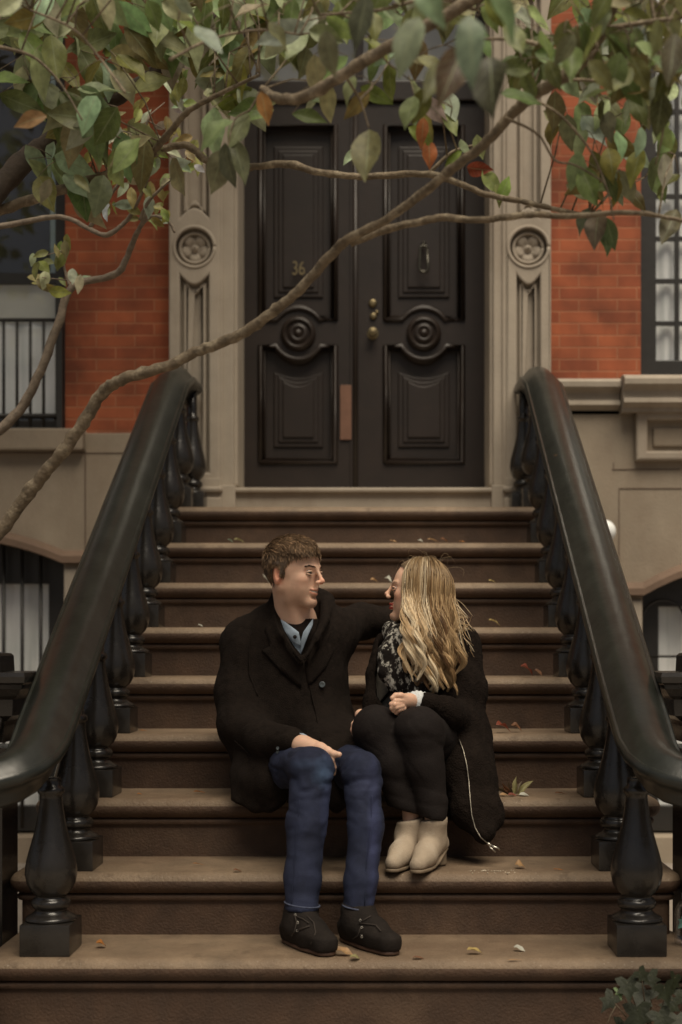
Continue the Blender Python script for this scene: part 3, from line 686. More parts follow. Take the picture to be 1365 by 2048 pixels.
def tubes_mesh(strands, rads, tints, name, m, parent, n=3):   # many thin strands (numpy arrays of points) as one hair mesh
    V = []; F = []; C = []; k0 = 0; org = np.array(parent.location)
    for P, r, c in zip(strands, rads, tints):
        P = np.asarray(P); m_ = len(P); T = np.gradient(P, axis=0); T /= np.linalg.norm(T, axis=1, keepdims=True) + 1e-9
        A = np.cross(T, (.3, .9, .2)); A /= np.linalg.norm(A, axis=1, keepdims=True) + 1e-9; B = np.cross(T, A)
        rr = np.full(m_, r) * np.concatenate([[.8], np.ones(m_ - 2), [.35]])
        for k in range(n): pass
        an = np.arange(n) * 2 * np.pi / n
        ring = P[:, None] + (A[:, None] * np.cos(an)[None, :, None] + B[:, None] * np.sin(an)[None, :, None]) * rr[:, None, None]
        V.append((ring.reshape(-1, 3) - org))
        i = np.arange(m_ - 1)[:, None] * n; j = np.arange(n)[None]; jn = (j + 1) % n
        F.append(np.stack([i + j, i + jn, i + n + jn, i + n + j], -1).reshape(-1, 4) + k0)
        c = np.asarray(c, float); c = np.tile(c, (m_, 1)) if c.ndim == 1 else c; C.append(np.repeat(np.concatenate([c, np.ones((m_, 1))], 1), n, axis=0)); k0 += m_ * n
    V = np.concatenate(V); F = np.concatenate(F); C = np.concatenate(C)
    me = bpy.data.meshes.new(name); me.vertices.add(len(V)); me.vertices.foreach_set('co', V.ravel())
    me.loops.add(len(F) * 4); me.loops.foreach_set('vertex_index', F.ravel().astype(np.int32)); me.polygons.add(len(F))
    me.polygons.foreach_set('loop_start', (np.arange(len(F)) * 4).astype(np.int32)); me.polygons.foreach_set('use_smooth', [True] * len(F))
    at = me.color_attributes.new('tint', 'FLOAT_COLOR', 'POINT'); at.data.foreach_set('color', C.ravel())
    me.materials.append(m); me.update(calc_edges=True); me.validate()
    return mesh_obj(name, me, parent)

SKIN = mat('skin', (.74, .475, .345), .48, .06, 14, .12, 300, spec=.4, attr='tint')
SKIN.node_tree.nodes['Principled BSDF'].inputs['Subsurface Weight'].default_value = .15
SKIN.node_tree.nodes['Principled BSDF'].inputs['Subsurface Radius'].default_value = (.012, .005, .003)
LIP = mat('lips', (.46, .17, .13), .38, .08, 40, .1, 300)
LIPR = mat('red_lips', (.42, .06, .05), .30, .05, 40, 0)
TOOTH = mat('teeth', (.75, .72, .64), .25, .03, 20, 0)
EYEW = mat('eye_white', (.36, .32, .29), .2, .03, 20, 0); IRIS = mat('iris', (.045, .04, .03), .15, .1, 90, 0)
COAT = mat('black_wool', (.0120, .0082, .0062), .95, .35, 60, .7, 260, sheen=.0, spec=.15, bdist=.004)
COATW = mat('black_fleece', (.0115, .0080, .0062), .98, .35, 45, .9, 180, spec=.1, bdist=.006)
PANT = mat('black_denim', (.0120, .0088, .0080), .85, .2, 40, .3, 200, spec=.2)
TEE = mat('black_knit', (.014, .009, .007), .9, .2, 80, .4, 300, spec=.2)
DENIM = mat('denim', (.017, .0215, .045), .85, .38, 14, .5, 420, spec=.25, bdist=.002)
CHAMB = mat('chambray', (.30, .37, .45), .85, .12, 60, .3, 400)
SUEDE = mat('black_suede', (.014, .0105, .0085), .85, .3, 30, .4, 200, spec=.2)
SOLE = mat('leather_sole', (.075, .040, .026), .6, .3, 40, .2, 150)
BOOT = mat('beige_suede', (.37, .30, .225), .9, .14, 16, .35, 240, spec=.2)
rampnoise(BOOT, 9, None, (.50, .44, .36), .56, .74, .6)
WHITE = mat('white_knit', (.66, .68, .68), .9, .1, 40, .6, 150)
GREYK = mat('grey_knit', (.24, .215, .18), .9, .1, 60, .6, 180)
METAL = mat('silver_metal', (.55, .52, .46), .3, .1, 50, 0, metal=.9)
HAIRB = mat('brown_hair', (1, 1, 1), .5, .12, 60, 0, attr='tint', spec=.4)
HAIRC = mat('scalp_hair', (.055, .033, .019), .8, .3, 60, .5, 200)
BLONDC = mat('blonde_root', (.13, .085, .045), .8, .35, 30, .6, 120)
SCARF = mat('patterned_scarf', (.014, .011, .0095), .92, .3, 30, .7, 120, spec=.15)
rampnoise(SCARF, 48, None, (.46, .44, .39), .525, .575, .95, (1.2, 1.2, .6))
# lighter blue: faded knees, plus highlights painted on knees and lit leg edges
def fade_and_highlight(m, spots):
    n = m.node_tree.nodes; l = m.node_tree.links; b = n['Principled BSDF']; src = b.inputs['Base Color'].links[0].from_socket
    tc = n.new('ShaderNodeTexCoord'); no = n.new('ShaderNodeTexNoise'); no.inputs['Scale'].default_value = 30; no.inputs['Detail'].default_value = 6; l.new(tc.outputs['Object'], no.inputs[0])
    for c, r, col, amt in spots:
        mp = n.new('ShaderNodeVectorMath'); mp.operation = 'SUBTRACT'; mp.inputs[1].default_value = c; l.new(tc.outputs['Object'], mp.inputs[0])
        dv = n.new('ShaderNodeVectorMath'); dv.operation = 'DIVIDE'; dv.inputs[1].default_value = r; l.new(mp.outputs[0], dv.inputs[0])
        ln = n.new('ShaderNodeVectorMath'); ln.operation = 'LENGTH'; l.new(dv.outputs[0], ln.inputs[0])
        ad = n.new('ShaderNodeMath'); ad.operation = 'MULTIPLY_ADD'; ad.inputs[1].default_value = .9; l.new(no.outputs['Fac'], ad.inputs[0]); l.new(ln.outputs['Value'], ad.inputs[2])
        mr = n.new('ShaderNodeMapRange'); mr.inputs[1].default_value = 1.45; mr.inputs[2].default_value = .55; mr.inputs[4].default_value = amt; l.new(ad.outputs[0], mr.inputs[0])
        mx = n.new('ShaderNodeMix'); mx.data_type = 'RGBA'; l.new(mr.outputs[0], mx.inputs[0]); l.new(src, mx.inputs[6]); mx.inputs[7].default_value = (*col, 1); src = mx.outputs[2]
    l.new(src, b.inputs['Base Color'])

class Frame:                             # local head axes: f forward, l towards the camera side, u up
    def __init__(s, o, yaw, pitch, roll=0, lsign=1, scale=1.0):
        f = Vector((math.sin(yaw), -math.cos(yaw), 0)); u = Vector((0, 0, 1)); s.o = np.array(o)
        f = (f * math.cos(pitch) + u * math.sin(pitch)).normalized(); l = f.cross(u).normalized(); u = l.cross(f).normalized()
        if roll: Rm = Matrix.Rotation(roll, 3, f); l = Rm @ l; u = Rm @ u
        s.M = np.array([f, l, u]) ; s.s = scale; s.L = lsign
    def w(s, p): return s.o + (np.asarray(p, float) * s.s) @ s.M
    def loc(s, P): return ((np.asarray(P) - s.o) @ s.M.T) / s.s
def head_sdf(fem=False):
    h = SDF(); k = .018; c = h.cone
    h.ell((-.012, 0, .036), (.092, .073, .084), k); h.ell((.030, 0, .016), (.055, .058, .078), .028)
    for q in (-1, 1):
        c((-.010, q * .050, -.040), (.064, q * .013, -.091), .0165, .0145, .022)
        c((-.010, q * .051, -.040), (.000, q * .056, .02), .0165, .02, .025)
        h.ell((.056, q * .038, -.014), (.022, .019, .017), .018)
        c((.074, q * .038, .024), (.086, q * .012, .0225), .009 if not fem else .0075, .0075, .010)
    h.ell((.040, 0, -.056), (.042, .036, .043), .022)
    for q in (-1, 1): h.ell((.038, q * .034, -.042), (.030, .022, .032), .03)
    h.ell((.072, 0, -.091), (.017, .0185, .0155) if not fem else (.014, .014, .014), .016)
    h.ell((.0885, 0, -.074), (.010, .020, .006), .008, sub=True)
    for q in (-1, 1): h.ell((.1005, q * .031, .0055), (.0205, .0175, .0125), .009, sub=True)
    t = (.1115, -.018) if not fem else (.107, -.013)
    c((.087, 0, .024), (t[0] - .002, 0, t[1]), .0052, .0066, .010)
    h.ell((t[0], 0, t[1] - .0035), (.0088, .0082, .0078), .007)
    for q in (-1, 1): h.ell((.1005, q * .0105, -.0255), (.0095, .0058, .0066), .006); h.ell((.1035, q * .0055, -.0325), (.005, .0028, .003), .003, sub=True)
    sm = .0 if fem else .004
    h.path([(.071, -.027, -.0495 + sm), (.0855, -.012, -.0500), (.0915, 0, -.0498), (.0855, .012, -.0500), (.071, .027, -.0495 + sm)], [.0012, .0028, .0030, .0028, .0012], .008)
    h.path([(.070, -.025, -.0545 + sm), (.0835, -.012, -.0625), (.0880, 0, -.0640), (.0835, .012, -.0625), (.070, .025, -.0545 + sm)], [.0014, .0034, .0038, .0034, .0014], .008)
    if not fem:
        for q in (-1, 1): c((.074, q * .024, -.0520), (.096, 0, -.0568), .0012, .0034, .003, sub=True)
    for q in (-1, 1):
        w, sn = math.cos(q * .35), math.sin(q * .35); M = [[w, sn, 0], [-sn, w, 0], [0, 0, 1]]
        h.ell((-.014, q * .0785, -.004), (.0185, .0085, .034), .005, rot=M)
        h.ell((-.006, q * .088, .000), (.0095, .0080, .020), .004, sub=True, rot=M)
        h.ell((-.002, q * .0795, -.006), (.005, .006, .006), .003)
    return h
def framed(f, fr): return lambda P: f(fr.loc(P)) * fr.s
# ------------------------------------------------------------------ the man
man = empty('person', (W(590, 1600, 4.4).x, 4.4, RI * 3), 'man in black wool coat and blue jeans seated with his arm round the woman', 'person')
MF = Frame(W(587, 1149, 4.36), R(62), R(-2), R(0), 1, .93)
mh = head_sdf(); mhw = framed(mh, MF)
bod = SDF(); bod.add(mhw, .02)
nb = W(594, 1245, 4.415)
bod.cone(MF.w((-.010, 0, -.045)), tuple(nb), .041, .049, .015); bod.cone(MF.w((-.020, 0, -.05)), tuple(W(592, 1262, 4.45)), .044, .055, .03)
bod.cone(MF.w((.01, .03, -.085)), tuple(W(603, 1262, 4.37)), .014, .012, .03)
bod.cone(tuple(nb), tuple(W(585, 1500, 4.47)), .055, .06, .04)      # trunk inside the clothes
H = lambda x, y, d: tuple(W(x, y, d))
# wrist and hand resting over the inner thigh
bod.path([H(585, 1478, 4.16), H(606, 1492, 4.07), H(628, 1500, 4.03)], [.028, .0285, .026], .012, (1, 1, 1))
bod.path([H(612, 1491, 4.055), H(642, 1500, 4.01), H(654, 1507, 3.99)], [.023, .018, .014], .012)
bod.path([H(612, 1502, 4.06), H(638, 1515, 4.005), H(650, 1520, 3.985)], [.023, .018, .013], .012)
for pts in ([H(654, 1508, 3.99), H(664, 1520, 3.975), H(668, 1534, 3.985), H(668, 1547, 4.00)], [H(650, 1514, 3.985), H(659, 1527, 3.962), H(663, 1541, 3.972), H(663, 1553, 3.99)],
            [H(646, 1518, 3.985), H(652, 1532, 3.955), H(655, 1545, 3.962), H(655, 1556, 3.98)], [H(640, 1520, 3.99), H(644, 1533, 3.965), H(646, 1543, 3.965), H(646, 1551, 3.98)]):
    bod.path(pts, [.0092, .0084, .0077, .0064], .003)
bod.path([H(640, 1494, 4.01), H(656, 1501, 3.99), H(668, 1508, 3.975), H(679, 1509, 3.965)], [.013, .0105, .0095, .0078], .006)
def sst(x, a, b_): t = np.clip((x - a) / (b_ - a), 0, 1); return t * t * (3 - 2 * t)
def man_tints(P):
    f, l, u = MF.loc(P).T; n_ = fbm(P, 60, 9, 2) * .008; face = sst(f, -.13, -.10) * sst(u, -.14, -.12) * (np.linalg.norm(MF.loc(P), axis=1) < .17)
    st = np.maximum(sst(u + n_, -.028, -.050) * sst(f, -.02, .01), sst(f, .034, .018) * sst(f, -.006, .006) * sst(u, .01, -.01)) * sst(u, -.118, -.100)
    st *= 1 - .8 * sst(f, .05, .07) * sst(u, -.060, -.045) * (1 - .7 * (f > .092) * (u > -.046))
    red = np.maximum(sst(f, .098, .110) * sst(np.abs(u + .022), .022, .008), sst(np.abs(l), .066, .076) * sst(np.abs(u), .045, .03) * sst(f, .02, .004))
    red = np.maximum(red, .55 * np.exp(-(((f - .062) / .02) ** 2 + ((np.abs(l) - .045) / .02) ** 2 + ((u + .02) / .018) ** 2)))
    c = np.ones((len(P), 3)); st = (st * face)[:, None]; red = (red * face)[:, None]
    ear = (sst(np.abs(l), .070, .078) * sst(np.abs(u + .004), .045, .03) * sst(f, .012, .0) * face)[:, None]; c = c * (1 - ear * (1 - np.array((1.0, .90, .87))))
    lc = np.minimum(np.abs(u - (-.0500 + 5 * l * l)) / .0030, np.abs(u - (-.0640 + 14 * l * l)) / .0042); lp = (sst(lc, 1.25, .6) * sst(f, .066, .074) * sst(np.abs(l), .027, .020) * face)[:, None]; c = c * (1 - lp * (1 - np.array((.80, .56, .54))))
    return c * (1 - st * (1 - np.array((.80, .78, .76)))) * (1 - red * (1 - np.array((1.0, .82, .78))))
def man_mat(C): return np.zeros(len(C), int)
def eyebags(): pass
# eyes, teeth
ex = MB()
def ball(b, c, r, mi, n=16, fl=(1, 1, 1), fr=None):
    v = []; f = []
    for i in range(n + 1):
        for j in range(n):
            a, q = math.pi * i / n, 2 * math.pi * j / n; p = (r * math.sin(a) * math.cos(q) * fl[0], r * math.sin(a) * math.sin(q) * fl[1], r * math.cos(a) * fl[2])
            v.append(tuple(fr.w(np.array(c) + p)) if fr else tuple(np.array(c) + p))
    for i in range(n):
        for j in range(n): f.append((i * n + j, (i + 1) * n + j, (i + 1) * n + (j + 1) % n, i * n + (j + 1) % n))
    b.add(v, f, mi, True)
def eyes(b, fr, look, m0, lidm):
    for q in (-1, 1):
        c = (.0752, q * .031, .005); ball(b, c, .0118, m0, fr=fr)
        ic = np.array(c) + np.array((.0098, look * .003, -.0005)); ball(b, ic, .0072, m0 + 1, n=10, fl=(.7, 1, 1), fr=fr)
        for s_, zz, rr in ((1, .0066, .0020), (-1, -.0052, .0015)):
            b.tube([tuple(fr.w((.0752 + .0135 * math.cos(a) * .98, q * .031 + .0148 * math.sin(a), .005 + zz * math.cos(a) ** .7 * (.9 if s_ > 0 else 1) - .0005))) for a in [R(t) for t in range(-80, 81, 16)]], rr, 8, lidm)
eyes(ex, MF, 1, 2, 0)
ex.tube([tuple(MF.w(p)) for p in ((.070, -.022, -.0525), (.0815, -.012, -.0560), (.0865, 0, -.0568), (.0815, .012, -.0560), (.070, .022, -.0525))], .0036, 6, 4)
lo, hi = np.array(MF.o) - .165, np.array(MF.o) + .16; lo[2] = W(0, 1300, 4.4).z
bodL = lambda P: bod(P)
BM = [SKIN, LIP, EYEW, IRIS, TOOTH]
P1, F1 = surfnet(bodL, lo, hi, .0030)
l2 = np.minimum(H(570, 1565, 3.92), H(570, 1565, 4.2)); P2, F2 = surfnet(bodL, (W(572, 0, 4.2).x, 3.93, W(0, 1565, 4).z), (W(690, 0, 4.0).x, 4.22, W(0, 1455, 4.1).z), .0026)
P3, F3 = surfnet(bodL, (W(480, 0, 4.4).x, 4.27, W(0, 1520, 4.3).z), (W(700, 0, 4.4).x, 4.56, W(0, 1299, 4.4).z), .012)
hb = MB(); k = .0
ex.add([tuple(p) for p in P2], [tuple(int(i) for i in q) for q in F2], 0, True); ex.add([tuple(p) for p in P3], [tuple(int(i) for i in q) for q in F3], 0, True)
mb = MB(); mi = man_mat(P1[F1].mean(1)); mb.add([tuple(p) for p in P1], [tuple(int(i) for i in q) for q in F1], 0, True); mb.mi = [int(x) for x in mi]
mb.add(ex.v, ex.f, 0, True); mb.mi[len(F1):] = ex.mi; mb.sm = [True] * len(mb.f)
mo = mb.build('body', BM, man)
def set_tint(o, fn, off):
    V = np.array([v.co[:] for v in o.data.vertices]) + np.array(off); c = fn(V); at = o.data.color_attributes.new('tint', 'FLOAT_COLOR', 'POINT')
    at.data.foreach_set('color', np.concatenate([c, np.ones((len(c), 1))], 1).astype(np.float32).ravel())
set_tint(mo, man_tints, man.location)
# brows
def hair_strands(n, rootfn, dirfn, length, r, tintfn, seg=5, jitter=.25, seed=1, lift=.35, curl=0.0):
    g = np.random.default_rng(seed); S = []; Rr = []; T = []
    roots = rootfn(n, g)
    for p, nn in roots:
        d = dirfn(p, g); d = d + g.normal(size=3) * jitter; d = d - nn * (d @ nn) * .8; d /= np.linalg.norm(d) + 1e-9
        L = length(p, g); pts = [p]; q = p.copy(); v = d * (1 - lift) + nn * lift
        for s_ in range(seg):
            v = v / np.linalg.norm(v); q = q + v * L / seg; pts.append(q.copy()); v = v * .9 + d * .32 - nn * .16 * lift + g.normal(size=3) * .05 + (0, 0, -.02)
        S.append(np.array(pts)); Rr.append(r(g)); T.append(tintfn(p, g))
    return S, Rr, T
def scalp_roots(hf, ok):
    def fn(n, g):
        out = []
        while len(out) < n:
            m = 400; d = g.normal(size=(m, 3)); d /= np.linalg.norm(d, axis=1, keepdims=True); p = np.array((-.01, 0, .03)) + d * .16
            for _ in range(40): p = p - d * np.maximum(hf(p), -.02)[:, None] * .8
            nn = grad(hf, p)
            for a, b in zip(p, nn):
                if ok(a, g): out.append((a, b))
        return out[:n]
    return fn
def man_ok(p, g):
    f, l, u = p; al = abs(l)
    if u < -.062 or f > .098: return False
    hl = .078 - .10 * max(0, al - .045) * 1.5         # hairline height at the forehead
    if f > .035: return u > .074 - .25 * max(0, al - .035) + g.normal() * .003 and not (al > .056 and u < .060)
    if f > .016: return u > .012 + (f - .016) * 2.6 + g.normal() * .003
    if f > -.034: return u > (.030 if f < .004 else -.006) + g.normal() * .002 and True or (f < -.028 and u > -.02)
    return u > -.062 + max(0, (f + .06)) * .8
def man_dir(p, g):
    f, l, u = p; w = float(sst(np.array(u), .045, .088)); bk = float(sst(np.array(f), -.03, -.075))
    side = np.array((-.45 * (1 - bk) + .1, 0, -.9)); top = np.array((.80, .50, -.02)); n3 = fbm(p[None], 14, 5, 2)[0]; n4 = fbm(p[None], 12, 6, 2)[0]
    return side * (1 - w) + top * w + np.array((.5 * n4, .6 * n3, .35 * n4))
def man_len(p, g):
    u = p[2]; return (.015 + .028 * np.clip((u - .02) / .08, 0, 1)) * g.uniform(.7, 1.2)
def man_tint(p, g):
    c = np.array((.165, .105, .060)) * g.uniform(.55, 1.5)
    if g.random() < .22: c = c * 1.9
    return c * (.72 if p[2] < .02 and p[0] > -.05 else 1)
hm = lambda p: mh(p)
S, Rr, T = hair_strands(12000, scalp_roots(lambda p: hm(p) - .003 - .004 * sst(p[..., 2], .04, .10), man_ok), man_dir, man_len, lambda g: g.uniform(.0006, .0011), man_tint, seg=7, jitter=.06, lift=.11, seed=3)
S = [MF.w(s_) for s_ in S]
def cap_obj(fr, hf, okf, name, m, parent, off=.004, h=.004, fn2=None):
    P, F = surfnet(lambda p: hf(p) - off, (-.14, -.11, -.09), (.13, .11, .16), h); g = np.random.default_rng(5)
    keep = [okf(c, g) for c in P[F].mean(1)]; b = MB(); b.add([tuple(x) for x in fr.w(P)], [tuple(int(i) for i in q) for q, kk in zip(F, keep) if kk], 0, True); return b.build(name, m, parent)
hair = tubes_mesh(S, Rr, T, 'hair', HAIRB, man)
cap_obj(MF, hm, man_ok, 'hair_base', HAIRC, man, .0055)
S = []; T = []; g = np.random.default_rng(9)
for q in (-1, 1):
    S = []; T = []
    for _ in range(90):
        t = g.random(); a = np.array((.0925 - .016 * t * t, q * (.012 + .036 * t), .0215 + .006 * math.sin(t * 2.4) + g.normal() * .0014)); d = np.array((-.3 * t, q * .9, .35 - .6 * t)); d /= np.linalg.norm(d)
        for _ in range(6): a = a - grad(hm, a[None])[0] * (hm(a[None])[0] - .0005)
        S.append(MF.w(np.array([a, a + d * .004, a + d * .008]))); T.append(np.array((.05, .03, .018)))
    tubes_mesh(S, [.0005] * len(S), T, 'eyebrow', HAIRB, man)

# clothes
coat = SDF()
coat.cone(H(583, 1290, 4.46), H(592, 1440, 4.44), .135, .150, .05, (1, 1.05, 1)); coat.cone(H(560, 1290, 4.46), H(540, 1460, 4.44), .10, .125, .05); coat.cone(H(625, 1290, 4.46), H(632, 1460, 4.44), .10, .115, .05)
coat.cone(H(500, 1292, 4.46), H(665, 1275, 4.48), .078, .075, .05)
coat.cone(H(560, 1235, 4.47), H(505, 1285, 4.46), .055, .068, .05); coat.cone(H(620, 1228, 4.48), H(668, 1262, 4.49), .05, .062, .05)
coat.path([H(488, 1290, 4.44), H(478, 1385, 4.40), H(478, 1452, 4.33)], [.074, .068, .062], .035); coat.path([H(478, 1450, 4.33), H(535, 1482, 4.20), H(585, 1482, 4.11)], [.061, .052, .044], .025)
coat.path([H(668, 1262, 4.50), H(722, 1242, 4.62), H(790, 1243, 4.66), H(880, 1270, 4.66)], [.066, .052, .046, .045], .035)
# skirt of the coat over lap and step edge
coat.path([H(520, 1470, 4.40), H(530, 1540, 4.30), H(545, 1560, 4.20)], [.11, .085, .06], .04)
coat.path([H(512, 1500, 4.34), H(508, 1560, 4.22), H(510, 1608, 4.205)], [.06, .045, .030], .03); coat.path([H(545, 1520, 4.25), H(545, 1570, 4.195), H(548, 1612, 4.19)], [.07, .045, .028], .03)
coat.path([H(484, 1550, 4.26), H(480, 1605, 4.215)], [.035, .026], .03)
coat.path([H(640, 1460, 4.40), H(660, 1500, 4.27), H(690, 1540, 4.20)], [.11, .075, .05], .04); coat.path([H(660, 1520, 4.20), H(680, 1600, 4.17)], [.05, .04], .03); coat.path([H(700, 1480, 4.32), H(722, 1500, 4.16)], [.07, .04], .04)
coat.path([H(620, 1540, 4.25), H(625, 1615, 4.19)], [.05, .03], .03)
# open neck
NP = [(548, 1190), (655, 1190), (640, 1240), (628, 1270), (606, 1312), (585, 1283), (560, 1250)]
def inpoly(poly, d0, d1):
    q = np.array(poly, float); q2 = np.roll(q, -1, 0)
    def fn(P):
        px = VX + F_PX * (P[..., 0] - CX) / P[..., 1]; py = VY - F_PX * (P[..., 2] - CZ) / P[..., 1]
        ins = np.zeros(px.shape, bool); dm = np.full(px.shape, 1e9)
        for (x0, y0), (x1, y1) in zip(q, q2):
            t = np.clip(((px - x0) * (x1 - x0) + (py - y0) * (y1 - y0)) / ((x1 - x0) ** 2 + (y1 - y0) ** 2), 0, 1); dm = np.minimum(dm, np.hypot(px - x0 - t * (x1 - x0), py - y0 - t * (y1 - y0)))
            c = ((y0 > py) != (y1 > py)) & (px < (x1 - x0) * (py - y0) / (y1 - y0 + 1e-9) + x0); ins ^= c
        d = np.where(ins, -dm, dm) * P[..., 1] / F_PX
        return np.maximum(d, np.maximum(P[..., 1] - d1, d0 - P[..., 1]))
    return fn
coat.sub(inpoly(NP, 4.0, 4.475), .006)
# collar and lapels
coat.path([H(655, 1205, 4.47), H(650, 1240, 4.37), H(634, 1276, 4.315), H(610, 1318, 4.29)], [.020, .014, .011, .006], .012)
coat.path([H(556, 1190, 4.46), H(548, 1225, 4.40), H(566, 1268, 4.325), H(600, 1322, 4.29)], [.020, .016, .011, .006], .012)
coat.path([H(560, 1192, 4.50), H(605, 1180, 4.53), H(655, 1200, 4.50)], [.03, .03, .026], .015)
fuzz = lambda P: .004 * fbm(P, 9, 3, 2) + .0016 * fbm(P, 70, 5, 1)
def coatdisp(P): return -.003 * creases(P, 3.2, 71, (1, 1, .7), .14) - .0015 * creases(P, 6.5, 72, (1.3, 1, .5), .10) + .0035 * fbm(P, 5.5, 3, 2, (1, 1, .45)) + .003 * np.abs(fbm(P, 14, 11, 1, (1, 1, .5))) + .0012 * fbm(P, 60, 5, 1)
chem = lambda P: np.maximum(coat(P), (.512 + .02 * np.sin(P[..., 0] * 31)) - P[..., 2] + .25 * np.maximum(0, 4.19 - P[..., 1]))
body('coat', chem, (W(425, 0, 4.4).x, 4.05, W(0, 1650, 4.2).z), (W(905, 0, 4.6).x, 4.75, W(0, 1150, 4.5).z), .008, COAT, man, coatdisp)
# shirt, tee
sh = SDF(); sh.cone(H(598, 1262, 4.43), H(604, 1340, 4.42), .072, .095, .02); sh.cone(H(570, 1250, 4.45), H(640, 1245, 4.45), .05, .045, .03)
TE = [(560, 1234), (580, 1243), (601, 1250), (620, 1246), (640, 1230), (632, 1260), (603, 1310), (575, 1262)]
tee = SDF(); tee.cone(H(598, 1258, 4.43), H(604, 1340, 4.425), .0705, .088, .02); tee.cone(H(597, 1248, 4.405), H(600, 1268, 4.40), .060, .066, .02)
body('undershirt', tee, (W(540, 0, 4.4).x, 4.30, W(0, 1345, 4.4).z), (W(690, 0, 4.5).x, 4.52, W(0, 1240, 4.4).z), .006, TEE, man)
def flap(pts, f, name, m, parent, th=.004, off=.006, sub=3, mi=None):   # a cloth piece lying on a body: polygon in photo outline, draped at the body's own depth
    bm = bmesh.new(); vs = []
    for x, y in pts:
        vs.append(bm.verts.new((x, y, 0)))
    bm.faces.new(vs); bmesh.ops.triangulate(bm, faces=bm.faces[:]); bmesh.ops.subdivide_edges(bm, edges=bm.edges[:], cuts=sub, use_grid_fill=True)
    bm.verts.index_update(); V = []; last = 4.35
    for v in bm.verts:
        h_ = hit(f, v.co.x, v.co.y, 3.7, 4.8)
        if h_ is not None: last = h_.y
        V.append(tuple(W(v.co.x, v.co.y, last - off)))
    F_ = [tuple(q.index for q in f_.verts) for f_ in bm.faces]; n = len(V); bnd = [e for e in bm.edges if e.is_boundary]
    V2 = [tuple(Vector(p) + (Vector(p) - Vector((CX, 0, CZ))).normalized() * th) for p in V]
    b = MB(); b.add(V + V2, F_ + [tuple(i + n for i in q)[::-1] for q in F_] + [(e.verts[0].index, e.verts[1].index, e.verts[1].index + n, e.verts[0].index + n) for e in bnd], 0, True); bm.free()
    o = b.build(name, m, parent); bm = bmesh.new(); bm.from_mesh(o.data); bmesh.ops.recalc_face_normals(bm, faces=bm.faces[:]); bm.to_mesh(o.data); bm.free(); return o
# lapels, front edge and armhole seams of the coat
flap([(550, 1226), (530, 1258), (541, 1292), (524, 1300), (562, 1342), (603, 1376), (607, 1326), (578, 1290), (560, 1256)], coat, 'lapel', COAT, man, .006, .004, 4)
flap([(652, 1226), (668, 1254), (657, 1286), (672, 1297), (652, 1336), (618, 1372), (610, 1326), (632, 1284)], coat, 'lapel', COAT, man, .006, .004, 4)
for pl_ in ([(611, 1330), (622, 1380), (634, 1430), (643, 1480)], [(505, 1262), (498, 1300), (500, 1350), (516, 1392)], [(470, 1482), (490, 1500), (502, 1512)]):
    hh = [hit(coat, x, y, 3.7, 4.8) for x, y in pl_]; hh = [q for q in hh if q is not None]; hh = [hh[i].lerp(hh[i + 1], k / 6) for i in range(len(hh) - 1) for k in range(6)] + [hh[-1]]
    b = MB(); b.tube(hh, .0028, 6); b.build('coat_seam', COAT, man)
shirt = flap([(559, 1237), (570, 1243), (598, 1264), (602, 1283), (601, 1292), (585, 1284), (572, 1268)], tee, 'shirt_collar', CHAMB, man, .004, .014)
flap([(627, 1237), (626, 1250), (618, 1268), (602, 1310), (601, 1287), (607, 1264), (622, 1243)], tee, 'shirt_collar', CHAMB, man, .004, .013)
flap([(572, 1268), (586, 1283), (602, 1291), (603, 1312), (598, 1306)], tee, 'shirt_placket', CHAMB, man, .004, .009)
b = MB(); q = hit(tee, 591, 1274); b.lathe([(.006, 0), (.006, .002), (0, .003)], (0, 0, 0), 14); b.v = [(q.x + x, q.y - .019 - z, q.z - y) for x, y, z in b.v]; b.build('shirt_button', SUEDE, man)
for px, py, r in ((645, 1369, .0095), (556, 1496, .0045), (556, 1504, .0045)):
    q = hit(coat, px, py); b = MB(); b.lathe([(r, 0), (r, .002), (r * .85, .004), (r * .6, .0025), (0, .002)], (0, 0, 0), 18); b.v = [(q.x + x, q.y - .004 - z, q.z - y) for x, y, z in b.v]; b.build('coat_button', mat('horn_button', (.10, .12, .13), .2, .3, 90, 0), man)
# shirt cuff
b = MB(); b.tube([H(593, 1487, 4.13), H(601, 1490, 4.085)], [.036, .034], 20); b.build('shirt_cuff', CHAMB, man)
# jeans
def catm(hh): return [hh[i].lerp(hh[i + 1], k / 6) for i in range(len(hh) - 1) for k in range(6)] + [hh[-1]]
KN = [H(624, 1538, 3.97), H(724, 1545, 3.99)]
j1 = SDF().path([H(560, 1510, 4.45), H(592, 1530, 4.15), KN[0]], [.090, .072, .061], .03); j1.path([KN[0], H(614, 1650, 3.93), H(606, 1760, 3.885), H(604, 1815, 3.86)], [.061, .0555, .0495, .048], .02)
j2 = SDF().path([H(650, 1510, 4.45), H(712, 1538, 4.15), KN[1]], [.090, .066, .057], .03); j2.path([KN[1], H(732, 1650, 3.94), H(722, 1760, 3.90), H(718, 1822, 3.88)], [.057, .050, .0455, .044], .02)
jn = lambda P: np.minimum(j1(P), j2(P))
def jdisp(P):
    z = P[:, 2]; low = np.clip((.33 - z) / .12, 0, 1); kn = np.exp(-((z - .60) / .07) ** 2)
    return -(.0012 + .0042 * kn + .0028 * low) * creases(P, 5.5, 73, (.9, .7, 1.5), .13) - .0022 * creases(P, 11, 74, (.8, .7, 1.3), .14) * (.15 + kn + low) + .0022 * fbm(P, 5, 21, 2, (1, 1, 1.6)) + low * .0045 * fbm(P, 8, 8, 2, (.7, .7, 2.6)) + kn * .0025 * fbm(P, 10, 4, 2, (1.4, .8, 1.2)) - .004 * np.abs(fbm(P, 8, 17, 2, (.7, .7, 1.5)))
